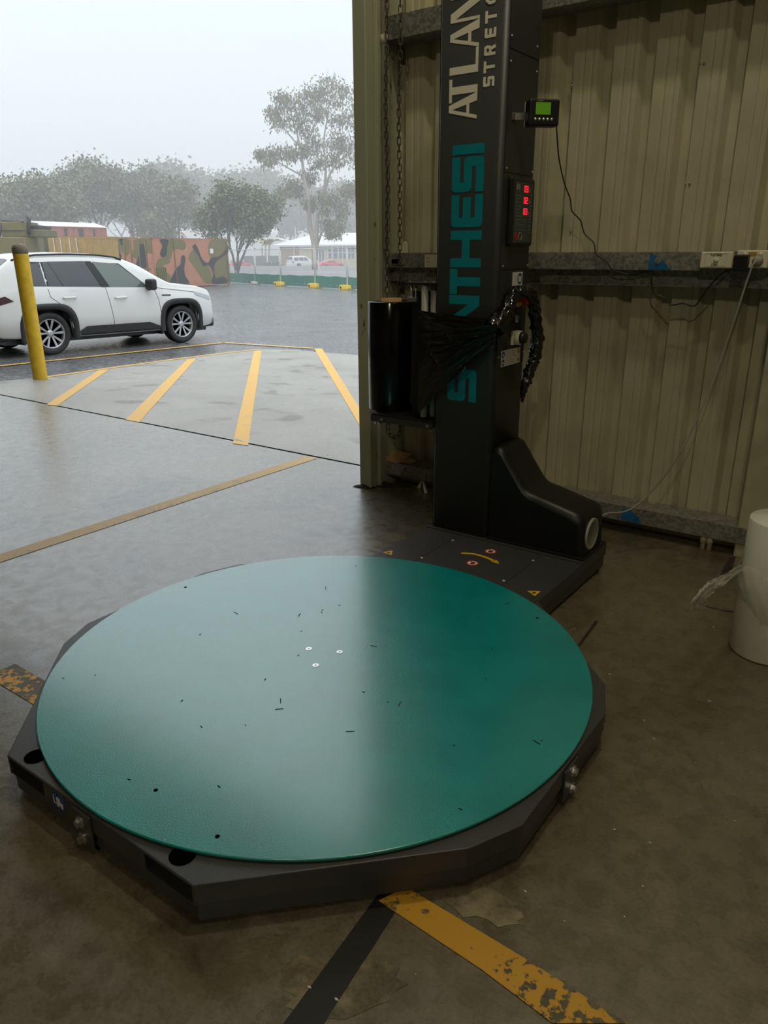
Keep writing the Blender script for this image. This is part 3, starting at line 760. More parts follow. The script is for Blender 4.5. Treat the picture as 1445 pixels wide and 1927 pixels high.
sl = side_box(2.902, 3.084, .900, .968, .0008, 'safety_label', 'white_print', mach, .004); sl['label'] = 'white safety label with blue discs and yellow triangles'
for z in (.951, .917): put(MB().prism(ellipse((PX + .0049, 2.920, z), (0, .0135, 0), (0, 0, .0145), 20), (.0004, 0, 0)), 'blue_disc', 'blue_print', sl); put(MB().box((PX + .0053, 2.914, z - .006), (PX + .0057, 2.924, z + .002)), 'disc_symbol', 'white_print', sl)
for z in (.942, .908): put(MB().prism([(PX + .0049, 3.054, z), (PX + .0049, 3.080, z), (PX + .0049, 3.067, z + .022)], (.0004, 0, 0)), 'yellow_triangle', 'yellow_print', sl); put(MB().box((PX + .0053, 3.064, z + .004), (PX + .0057, 3.070, z + .014)), 'triangle_symbol', 'black_print', sl)
tx = MB()
for i in range(8): tx.box((PX + .0049, 2.940, .906 + i * .0075), (PX + .0053, 2.940 + (.10, .085, .095, .07)[i % 4], .9085 + i * .0075))
put(tx, 'label_text', 'grey_print', sl)

# ---- motor cover: moulded black hood beside the column
prof = [(-1.484, .126), (-1.484, .545), (-1.470, .560), (-1.440, .548), (-1.420, .520), (-1.330, .395), (-1.300, .372), (-1.255, .362), (-1.085, .322), (-1.052, .305), (-1.040, .275), (-1.034, .126)]
YF, YB = 2.862, 3.105
hood = MB(); rows = []
for k, (y, s) in enumerate(((YF, .030), (YF + .006, .012), (YF + .022, .0), (YF + .05, 0), (YB - .05, 0), (YB - .02, 0), (YB - .005, .012), (YB, .03))):
    row = []
    for x, z in prof:
        zz = z if z < .13 else z - s * (.9 if z > .3 else .2); xx = x - (s * .8 if x > -1.1 else 0)
        row.append((xx, y, zz))
    rows.append(row)
hood.grid(rows, True)
hood.add([r for r in rows[0]], [list(range(len(prof)))], False); hood.add([r for r in rows[-1]], [list(reversed(range(len(prof))))], False)
hd = put(hood, 'motor_cover', 'cover_black'); hd['label'] = 'moulded black motor cover beside the column'
put(MB().box((-1.484, 2.848, .125), (-1.022, 3.115, .135)), 'cover_flange', 'cover_black', hd, bevel=.003)
vc = (-1.036, 2.955, .215)
put(MB().lathe([(.070, -.004), (.070, .006), (.064, .008), (.060, .004), (0, .004)], vc, (1, 0, 0), 32), 'vent_ring', 'grey_cord', hd)
vd = MB()
for i in range(-5, 6):
    for j in range(-5, 6):
        y, z = i * .0105 + (.005 if j % 2 else 0), j * .0098
        if y * y + z * z < .0029: vd.prism([(vc[0] + .0042, vc[1] + y + .0021 * math.cos(a), vc[2] + z + .0021 * math.sin(a)) for a in np.linspace(0, 6.283, 7)[:-1]], (.0006, 0, 0))
put(vd, 'vent_holes', 'hole_black', hd)['kind'] = 'stuff'

# ---- film carriage at the left of the column
ca = put(MB().box((-1.935, 2.895, .640), (-1.792, 3.08, 1.205)), 'film_carriage', 'black_plastic', mach, bevel=.006); ca['label'] = 'black film carriage on the column side'
put(MB().box((-1.945, 2.83, 1.235), (-1.78, 2.99, 1.243)), 'top_bracket', 'black_plastic', ca)
for x in (-1.925, -1.845, -1.80): put(MB().lathe([(.007, 0), (.007, .006)], (x, 2.86, 1.243), n=6, smooth=False), 'bolt', 'zinc', ca)
for x in (-1.915, -1.893): put(MB().tube([(x, 2.86, 1.17), (x, 2.86, 1.235)], .0042), 'tension_rod', 'zinc', ca)
put(MB().box((-1.930, 2.845, 1.162), (-1.885, 2.875, 1.180)), 'rod_block', 'zinc', ca, bevel=.002)
for x, y in ((-1.838, 2.850), (-1.812, 2.885)): put(MB().tube([(x, y, .650), (x, y, 1.232)], .0155, 16), 'guide_roller', 'grey_cord', ca)
put(MB().box((-2.125, 2.83, .607), (-1.775, 3.05, .640)), 'roll_arm', 'black_plastic', ca, bevel=.004)
put(MB().box((-2.125, 2.826, .600), (-1.775, 2.832, .628)), 'arm_edge', 'panel_grey', ca)
put(MB().lathe([(.018, -.03), (.018, 0), (.012, .004)], (-2.105, 2.86, .612), n=14), 'arm_foot', 'zinc', ca)
for x in (-2.06, -1.80): put(MB().lathe([(.007, 0), (.007, .005)], (x, 2.826, .615), (0, -1, 0), 6, False), 'bolt', 'zinc', ca)

# ---- black film roll held by the carriage, with its web and twisted tail
RC = ony(737, 660, 2.975); RC = Vector((RC.x, 2.975, .642)); RRAD = .113
rl = empty('black_film_roll', RC); tag(rl, 'black stretch film roll on the carriage, its tail twisted round the stop button', 'film roll')
MB().lathe([(.04, 0), (RRAD - .002, 0), (RRAD, .003), (RRAD, .505), (RRAD - .002, .508), (.048, .508)], n=64).build('film_winding', 'black_film', rl)
MB().lathe([(.048, .003), (.048, .522), (.040, .522), (.040, .003)], n=40).build('cardboard_core', 'cardboard', rl)
random.seed(2)
ph = [random.uniform(0, 6.28) for _ in range(12)]
CREASE = []
for k in range(46):
    v0 = random.uniform(-.05, 1.05); u1 = random.uniform(.45, 1.05); CREASE.append((random.uniform(-.05, .25), v0, u1, v0 + (.5 - v0) * .35 * u1 + random.uniform(-.12, .12), random.choice((-1, 1)) * random.uniform(.002, .0065), random.uniform(.010, .026)))
for k in range(40):
    u0, v0, a = random.uniform(0, 1), random.uniform(0, 1), random.uniform(0, 3.14); l = random.uniform(.08, .30)
    CREASE.append((u0, v0, u0 + l * math.cos(a), v0 + l * math.sin(a), random.choice((-1, 1)) * random.uniform(.0015, .005), random.uniform(.008, .018)))
def web(u, v):
    xa = -1.858 + .40 * u; zt_ = 1.128 - .022 * u; zb_ = .665 + .345 * u ** 1.0
    z = zt_ + (zb_ - zt_) * v
    d = .010 * math.sin(7 * (v - .12) * (1.2 - u) + 4 * u + ph[0]) * (1 - .4 * u)
    for (pu, pv, qu, qv, am, sg) in CREASE:
        du, dv = qu - pu, qv - pv; t_ = max(0, min(1, ((u - pu) * du + (v - pv) * dv) / (du * du + dv * dv)))
        e2 = (u - pu - t_ * du) ** 2 + (v - pv - t_ * dv) ** 2
        if e2 < sg * sg * 6: d += am * math.exp(-e2 / (sg * sg)) * (.35 + .65 * math.sin(math.pi * (.08 + .84 * t_)))
    y = 2.832 - .030 * math.sin(u * math.pi * .9) - .015 * u + d * min(1, u * 6) * .8
    return (xa - RC.x, min(y, 2.846 if xa > -1.79 else 2.90) - RC.y, z - RC.z)
nu, nv = 120, 120
MB().grid([[web(i / nu, j / nv) for j in range(nv + 1)] for i in range(nu + 1)]).build('film_web', 'black_film_creased', rl)
path = [Vector((-1.475, 2.80, 1.068)), onx(950, 588, -1.455), onx(962, 562, -1.452), onx(976, 549, -1.440), onx(994, 549, -1.425), onx(1003, 568, -1.425), onx(1008, 600, -1.43), onx(1011, 640, -1.435), onx(1006, 672, -1.44), onx(997, 698, -1.445), onx(989, 722, -1.45), onx(984, 742, -1.455), onx(983, 757, -1.455)]
rad = [.042, .030, .027, .024, .022, .023, .024, .025, .025, .023, .019, .011, .004]
cpth = catmull(path, 8); cr_ = np.interp(np.linspace(0, len(path) - 1, len(cpth)), range(len(path)), rad)
tw = MB(); n = 22; rows = []
for k, p in enumerate(cpth):
    t = (cpth[min(k + 1, len(cpth) - 1)] - cpth[max(k - 1, 0)]).normalized(); u = t.cross(Vector((1, .2, 0))).normalized(); w = t.cross(u)
    row = []
    for i in range(n + 1):
        a = 2 * math.pi * (i % n) / n; j = (i % n)
        rr = cr_[k] * (1 + .16 * math.sin(5 * a + k * .55) + .10 * math.sin(9 * a - k * .8 + 1) + .12 * math.sin(k * 1.7 + 3 * a) + random.uniform(-.16, .16) * (i < n))
        if i == n: row.append(row[0]); continue
        row.append(p - RC + (u * math.cos(a) + w * math.sin(a)) * rr)
    rows.append(row)
tw.grid(rows, True).build('twisted_tail', 'black_film_creased', rl)

# ================================================================== things on and by the wall
def thing(name, loc, label, cat, group=None, rz=0.0):
    return tag(empty(name, loc, rz), label, cat, group)
# ---- door hoist chain: two strands of one endless loop
ch = thing('hoist_chain', (-2.486, 3.53, .33), 'dark steel hoist chain hanging as a long loop beside the door post', 'chain')
lk = MB(); pts = []
for k in range(14):
    a = 2 * math.pi * k / 14; x = .0095 * math.cos(a); z = .0085 * math.sin(a) + (.0125 if math.sin(a) > 0 else -.0125)
    pts.append((x, 0, z))
lk.tube(pts, .0028, 6, closed=True)
link_me = lk.mesh('link'); link_me.materials.append(MATS['chain_steel'])
def add_link(p, tw):
    o = bpy.data.objects.new('link', link_me); COL.objects.link(o); o.parent = ch
    o.location = p; o.rotation_euler = tw
step = .0325
for sx, ph0 in ((-.041, 0), (.041, 1)):
    for k in range(78):
        z = .055 + k * step
        add_link((sx * (1 + .0) + .004 * math.sin(k * .21 + ph0), .003 * math.sin(k * .33), z), (0, 0, R(25) + (math.pi / 2 if (k + ph0) % 2 else 0)))
for k in range(4):
    a = R(22.5 + 45 * k)
    add_link((-.041 * math.cos(a), .004 * (k % 2), .040 - .041 * math.sin(a)), (0, math.atan2(math.sin(a), -math.cos(a)), 0))

# ---- conduit beside the post
cd = thing('conduit_pipe', (-2.565, 3.565, 1.364), 'cream conduit pipe running up beside the door post', 'pipe')
MB().tube([(0, 0, .02), (0, 0, 5.1)], .0155, 14).build('pipe', 'conduit_grey', cd)
MB().lathe([(.019, 1.01), (.019, 1.05)], n=14).build('saddle', 'conduit_grey', cd)

# ---- switch plates and sockets on the mid girt
GY = WY - .152
def plate(name, x0, x1, z0, z1, label, cat='switch', dep=.036):
    t = thing(name, ((x0 + x1) / 2, GY, z0), label, cat); w = (x1 - x0) / 2; h = z1 - z0
    MB().box((-w, -dep, 0), (w, 0, h)).build('back_box', 'white_plastic', t, bevel=.003)
    MB().box((-w * .99, -dep - .008, h * .02), (w * .99, -dep, h * .98)).build('face_plate', 'white_plastic', t, bevel=.003)
    return t, w, h, -dep - .008
pa, pb_ = ony(1320, 474, GY - .04), ony(1376, 505, GY - .04)
t, w, h, y = plate('light_switch', pa.x, pb_.x, pb_.z, pa.z, 'cream wall switch plate labelled for the fans, on the girt')
fp = [o for o in bpy.data.objects if o.parent == t and o.name.startswith('face_plate')][0]
MB().tube([(-w * .70, y - .0005, h * .10), (w * .62, y - .0005, h * .10), (w * .62, y - .0005, h * .90), (-w * .70, y - .0005, h * .90)], .0006, 4, closed=True).build('plate_groove', 'grey_print', fp)
MB().lathe([(.010, 0), (.010, .004), (.006, .006), (0, .006)], (0, y, h * .50), (0, -1, 0), 18).build('rocker', 'white_plastic', t, bevel=.0)
def tiny_text(txt, x, y, z, s, m, parent):
    """flat lettering from straight strokes, facing -Y, left to right along +X"""
    F = {'F': [((0, 0), (0, 1)), ((0, 1), (.7, 1)), ((0, .55), (.6, .55))], 'A': [((0, 0), (.4, 1)), ((.4, 1), (.8, 0)), ((.15, .35), (.65, .35))], 'N': [((0, 0), (0, 1)), ((0, 1), (.7, 0)), ((.7, 0), (.7, 1))],
         'S': [((0, 0), (.7, 0)), ((.7, 0), (.7, .5)), ((.7, .5), (0, .5)), ((0, .5), (0, 1)), ((0, 1), (.7, 1))], '3': [((0, 0), (.7, 0)), ((.7, 0), (.7, 1)), ((.7, 1), (0, 1)), ((.2, .5), (.7, .5))],
         'x': [((0, 0), (.6, .6)), ((0, .6), (.6, 0))], 'C': [((.7, 0), (0, 0)), ((0, 0), (0, 1)), ((0, 1), (.7, 1))], 'D': [((0, 0), (0, 1)), ((0, 1), (.6, .8)), ((.6, .8), (.6, .2)), ((.6, .2), (0, 0))],
         'o': [((0, 0), (.6, 0)), ((.6, 0), (.6, .6)), ((.6, .6), (0, .6)), ((0, .6), (0, 0))], 'm': [((0, 0), (0, .6)), ((0, .6), (.7, .6)), ((.7, .6), (.7, 0)), ((.35, .6), (.35, 0))], 'y': [((0, .6), (.3, 0)), ((.6, .6), (.2, -.3))],
         'O': [((0, 0), (.7, 0)), ((.7, 0), (.7, 1)), ((.7, 1), (0, 1)), ((0, 1), (0, 0))], '1': [((.35, 0), (.35, 1)), ((.35, 1), (.1, .8))], ' ': []}
    mb = MB(); cx = x
    for c in txt:
        for (a, b), (c_, d) in F[c]:
            mb.tube([(cx + a * s * .75, y, z + b * s), (cx + c_ * s * .75, y, z + d * s)], s * .11, 4)
        cx += s * .82
    return mb.build('lettering', m, parent)
tiny_text('1xFANS', -.024, y - .0006, h * .74, .0095, 'black_print', fp)
tiny_text('COm1', -.016, y - .0006, h * .15, .0085, 'black_print', fp)
pa, pb_ = ony(1388, 471, GY - .04), ony(1443, 505, GY - .04)
t, w, h, y = plate('power_socket', pa.x, pb_.x, pb_.z, pa.z, 'cream double power socket with two plugs in it', 'socket')
for x in (-.030, .030):
    MB().lathe([(.009, 0), (.009, .004), (0, .005)], (x, y, h * .78), (0, -1, 0), 14).build('rocker', 'white_plastic', t)
MB().box((-.016, y - .001, h * .68), (.016, y, h * .90)).build('amber_sticker', 'amber_label', t)
sx, sz = t.location.x, t.location.z
ad = thing('power_adapter', (sx - .034, GY + y, sz - .012), 'small black plug-in power adapter in the double socket', 'adapter')
MB().box((-.027, -.052, 0), (.027, 0, .066)).build('adapter_body', 'black_plastic', ad, bevel=.006, seg=3)
pg = thing('mains_plug', (sx + .024, GY + y, sz + .030), 'round grey mains plug in the double socket', 'plug')
MB().lathe([(.021, 0), (.021, .012), (.017, .028), (.010, .034), (0, .034)], (0, 0, 0), (0, -1, 0), 20).build('plug_body', 'grey_cord', pg)
cn = thing('conduit_link', ((ony(1383, 490, GY - .02)).x, GY - .018, pa.z - .045), 'short grey conduit joint between the switch plate and the double socket', 'pipe')
MB().tube([(-.012, 0, .018), (.012, 0, .018)], .011, 12).build('coupling', 'galvanised', cn)
MB().tube([(-.012, 0, .040), (.014, 0, .043)], .0035, 8).build('loose_wire', 'grey_cord', cn)
pa, pb_ = ony(799, 479, GY - .04), ony(822, 504, GY - .04)
t, w, h, y = plate('power_socket', pa.x, pa.x + .118, pb_.z, pa.z, 'cream power socket on the girt, half hidden by the column', 'socket')
MB().lathe([(.008, 0), (.008, .004), (0, .005)], (-.036, y, h * .78), (0, -1, 0), 14).build('rocker', 'white_plastic', t)
for dx, dz, a in ((-.046, .030, .5), (-.030, .030, -.5), (-.038, .014, 0)):
    c = Vector((dx, y - .0004, dz)); u = Vector((math.sin(a), 0, math.cos(a))) * .005; v = Vector((math.cos(a), 0, -math.sin(a))) * .0012
    MB().prism([c - u - v, c + u - v, c + u + v, c - u + v], (0, -.0005, 0)).build('pin_slot', 'black_print', t)
# white plastic offcut and bracket standing on the girt by the chain
wo = thing('plastic_offcut', ((ony(757, 470, 3.66)).x, 3.66, 1.363), 'white plastic offcut standing on the girt behind the chain', 'offcut')
MB().prism([(-.030, 0, 0), (.030, 0, 0), (.028, 0, .050), (.010, 0, .060), (-.012, 0, .035)], (0, .012, 0)).build('offcut_sheet', 'white_plastic', wo)
bk = thing('steel_bracket', (-2.50, GY - .001, 1.300), 'small dark steel bracket bolted to the girt behind the chain', 'bracket')
MB().box((-.045, -.006, 0), (.045, 0, .05)).build('bracket_plate', 'galvanised', bk)
MB().box((-.032, -.0085, .006), (.020, -.006, .030)).build('bracket_slot', 'hole_black', bk)

# ---- weighing indicator on an arm from the column
ind_c = Vector((-1.392, 2.975, 1.825))
idr = thing('scale_indicator', ind_c, 'black weighing indicator with green screen on an arm beside the column', 'display', None, R(46))
MB().box((-.062, -.030, 0), (.062, .020, .095)).build('housing', 'black_plastic', idr, bevel=.009, seg=3)
MB().box((-.060, .021, .004), (.060, .033, .091)).build('rear_shell', 'white_plastic', idr, bevel=.004)
MB().box((-.036, -.0312, .040), (.024, -.0300, .082)).build('screen', 'lcd_green', idr)
for i in range(5):
    MB().lathe([(.0052, 0), (.0052, .002), (0, .003)], (-.036 + i * .0165, -.030, .024), (0, -1, 0), 12).build('key', 'white_screw', idr)
MB().box((-.028, -.0308, .086), (-.008, -.0302, .089)).build('brand_print', 'grey_print', idr)
M_ = Matrix.Rotation(-R(46), 4, 'Z')
def il(p): return tuple(M_ @ (Vector(p) - ind_c))
MB().prism([il((-1.482, 2.905, 1.852)), il((-1.482, 2.935, 1.852)), il((-1.482, 2.935, 1.878)), il((-1.482, 2.905, 1.878))], (M_ @ Vector((.006, 0, 0)))).build('wall_pad', 'zinc', idr)
MB().prism([il((-1.478, 2.915, 1.852)), il((-1.412, 2.985, 1.856)), il((-1.412, 2.985, 1.882)), il((-1.478, 2.915, 1.876))], M_ @ Vector((-.004, .004, 0))).build('arm', 'zinc', idr)
MB().lathe([(.014, 0), (.014, .016), (.010, .018)], il((-1.412, 2.975, 1.870)), tuple(M_ @ Vector((.7, -.7, 0))), 10, False).build('arm_knob', 'black_plastic', idr)

# ---- cables
cb = thing('indicator_cable', (0, WY, 0), 'thin black cable from the weighing indicator to the plug-in adapter', 'cable')
pts = [ind_c + Vector((.050, .030, .012)), ony(1048, 255, 3.1), ony(1052, 300, 3.25), ony(1062, 345, 3.4), ony(1073, 375, 3.5), ony(1076, 397, 3.55), ony(1092, 415, 3.57), ony(1100, 440, 3.575), ony(1117, 457, 3.58), ony(1122, 478, 3.575),
       ony(1142, 492, 3.575), ony(1153, 508, 3.575), ony(1185, 516, 3.60), ony(1222, 512, 3.60), ony(1226, 535, 3.60), ony(1231, 551, 3.60), ony(1248, 560, 3.6), ony(1262, 574, 3.6), ony(1285, 571, 3.6), ony(1306, 576, 3.6), ony(1318, 562, 3.59), ony(1334, 540, 3.585), ony(1362, 512, 3.58), Vector((sx - .034, GY - .06, sz - .006))]
MB().tube([p - Vector((0, WY, 0)) for p in catmull(pts, 5)], .0030, 8).build('cable_sheath', 'black_plastic', cb)
cb = thing('mains_cable', (0, WY, 0), 'grey mains cord sagging from the double socket to the motor cover', 'cable')
pts = [Vector((sx + .024, GY - .078, sz + .030)), ony(1416, 500, 3.50), ony(1405, 530, 3.5), ony(1385, 592, 3.5), ony(1362, 660, 3.5), ony(1340, 720, 3.48), ony(1315, 780, 3.45), ony(1288, 838, 3.42), ony(1258, 885, 3.4), ony(1225, 925, 3.38), ony(1195, 953, 3.34), ony(1170, 964, 3.28), ony(1140, 967, 3.2), Vector((-1.10, 3.10, .20))]
MB().tube([p - Vector((0, WY, 0)) for p in catmull(pts, 5)], .0042, 8).build('cord_sheath', 'grey_cord', cb)

# ---- pipes coming out of the slab below the bottom girt
for x, lab in ((1319, 'cream stub pipe at the wall foot, nearer the wrapper'), (1331, 'cream stub pipe at the wall foot, nearer the clear film roll')):
    p = onz(x, 1050, 0); p.y = 3.60; p = Vector((ony(x, 1045, 3.61).x, 3.61, 0))
    t = thing('stub_pipe', p, lab, 'pipe', 'stub pipes at the wall foot')
    MB().tube([(0, 0, 0), (.004, .01, .105)], .0115, 12).build('pipe', 'conduit_grey', t)
    MB().lathe([(.0155, .035), (.0155, .075)], n=12).build('collar', 'conduit_grey', t)

# ---- rubbish: cardboard on the bottom girt, white plastic corner on the floor
bx = thing('cardboard_scrap', (ony(742, 862, 3.62).x, 3.64, .149), 'crushed cardboard scrap lying on the bottom girt beside the post', 'cardboard')
MB().add([(-.10, -.05, .005), (.05, -.05, .0), (.07, .05, .02), (-.09, .05, .03), (-.10, -.04, .035), (.045, -.045, .028), (.095, .045, .045), (-.08, .05, .055)], [(0, 3, 2, 1), (4, 5, 6, 7), (0, 1, 5, 4), (1, 2, 6, 5), (2, 3, 7, 6), (3, 0, 4, 7)]).build('carton', 'cardboard', bx)
MB().add([(.05, -.03, .003), (.13, -.02, .006), (.14, .02, .02), (.07, .02, .03)], [(0, 1, 2, 3)]).build('torn_flap', 'cardboard', bx, solid=.003)
vp = thing('plastic_corner', onz(789, 925), 'white V-shaped plastic corner piece leaning on the kick plate', 'offcut')
a, b, c = Vector((-.055, .06, .0)), Vector((.0, .03, .085)), Vector((.055, -.005, .0))
MB().prism([a, a + Vector((.022, 0, 0)), b + Vector((.0, 0, -.028)), c - Vector((.016, 0, 0)), c, b], (0, .01, 0)).build('corner_strip', 'white_plastic', vp)

# ---- clear film roll standing on the floor
RR = .122; FR = Vector((-.278, 2.735, 0))
wr = thing('clear_film_roll', FR, 'milky clear stretch film roll standing on the floor at the wall end', 'film roll')
MB().lathe([(RR - .004, .002), (RR, .008), (RR, .498), (RR - .004, .503), (.042, .503)], n=64, caps=False).build('film_winding', 'film_white', wr)
MB().lathe([(.042, .0), (.042, .510), (.036, .510), (.036, .0)], n=32).build('cardboard_core', 'cardboard', wr)
random.seed(9); rows = []
for k in range(11):
    v = k / 10; row = []
    for i in range(61):
        a = 2 * math.pi * i / 60
        z = .335 - .14 * v + .05 * math.cos(a + .6) * -1 * v + .012 * math.sin(5 * a)
        r_ = RR + .004 + .020 * math.sin(math.pi * v) * (.7 + .4 * math.sin(3 * a + 1)) + .005 * math.sin(31 * a + 9 * v) + .004 * math.sin(17 * a - 14 * v) + random.uniform(-.0025, .0025)
        row.append((r_ * math.cos(a), r_ * math.sin(a), z))
    row[-1] = row[0]; rows.append(row)
MB().grid(rows).build('loose_wrap', 'clear_film', wr)
tp = [FR + Vector((-RR * .98, -.02, .315)), onx(1345, 1090, -.42), onx(1330, 1103, -.43), onx(1318, 1120, -.44), onx(1312, 1140, -.45)]
tp = catmull([p - FR for p in tp], 6); rows = []
for k, p in enumerate(tp):
    s = k / (len(tp) - 1); wd = .055 * (1 - .35 * s)
    row = []
    for i in range(13):
        f = (i / 12 - .5) * 2
        row.append((p.x + f * wd * .4 + .006 * math.sin(i * 1.9 + k * .7), p.y + f * wd * .9 + .008 * math.sin(i * 2.3 + k), p.z - abs(f) * wd * .5 + .006 * math.sin(i * 2.9 + k * 1.1)))
    rows.append(row)
MB().grid(rows).build('film_tail', 'clear_film', wr)
random.seed(21)
dm = MB()
for k in range(70):
    x, y = random.uniform(-1.0, .3), random.uniform(.7, 2.9)
    if (x - TC.x) ** 2 + (y - TC.y) ** 2 < .9: continue
    c = Vector((x, y, .0005)); r_ = random.uniform(.001, .0028); b = random.uniform(0, 6.28)
    dm.prism([c + Vector((math.cos(b + k_ * 1.57) * r_ * (2 if k_ % 2 else 1), math.sin(b + k_ * 1.57) * r_, 0)) for k_ in range(4)], (0, 0, .0012))
tag(dm.build('floor_debris', 'pale_crumb'), 'tiny pale crumbs scattered over the dark concrete floor', 'litter', None, 'stuff')

# ================================================================== outside: vehicles, bollard, containers
mat('car_white', (0.72, 0.73, 0.725), 0.22, coat=0.6)
mat('car_red', (0.62, 0.02, 0.05), 0.3, coat=0.5)
mat('car_trim', (0.022, 0.022, 0.024), 0.5)
mat('car_glass', (0.030, 0.036, 0.044), 0.06, spec=0.9)
mat('car_glass_clear', (0.11, 0.145, 0.13), 0.06, spec=0.9)
mat('tyre', (0.022, 0.022, 0.023), 0.65)
mat('alloy', (0.48, 0.48, 0.49), 0.28, metal=0.8)
mat('alloy_dark', (0.05, 0.05, 0.055), 0.4, metal=0.5)
mat('lamp_clear', (0.50, 0.54, 0.58), 0.15)
mat('lamp_red', (0.05, 0.006, 0.008), 0.2)
mat('bollard_yellow', (0.62, 0.40, 0.02), 0.45, noise=0.14, nscale=14)
mat('bollard_cap', (0.18, 0.15, 0.11), 0.7, noise=0.4, nscale=40)
mat('galv_pipe', (0.46, 0.47, 0.47), 0.45, metal=0.4)
mat('container_ochre', (0.42, 0.25, 0.05), 0.55, noise=0.15, nscale=3)
mat('container_olive', (0.15, 0.14, 0.055), 0.6, noise=0.15, nscale=3)
mat('camo_pink', (0.47, 0.20, 0.125), 0.6, noise=0.08, nscale=3)
mat('camo_olive', (0.17, 0.145, 0.05), 0.6, noise=0.10, nscale=3)
mat('camo_black', (0.032, 0.034, 0.038), 0.6)
mat('wagon_red', (0.42, 0.13, 0.09), 0.6, noise=0.2, nscale=2)
mat('roof_white', (0.70, 0.70, 0.70), 0.5)
mat('sign_white', (0.8, 0.8, 0.8), 0.5)

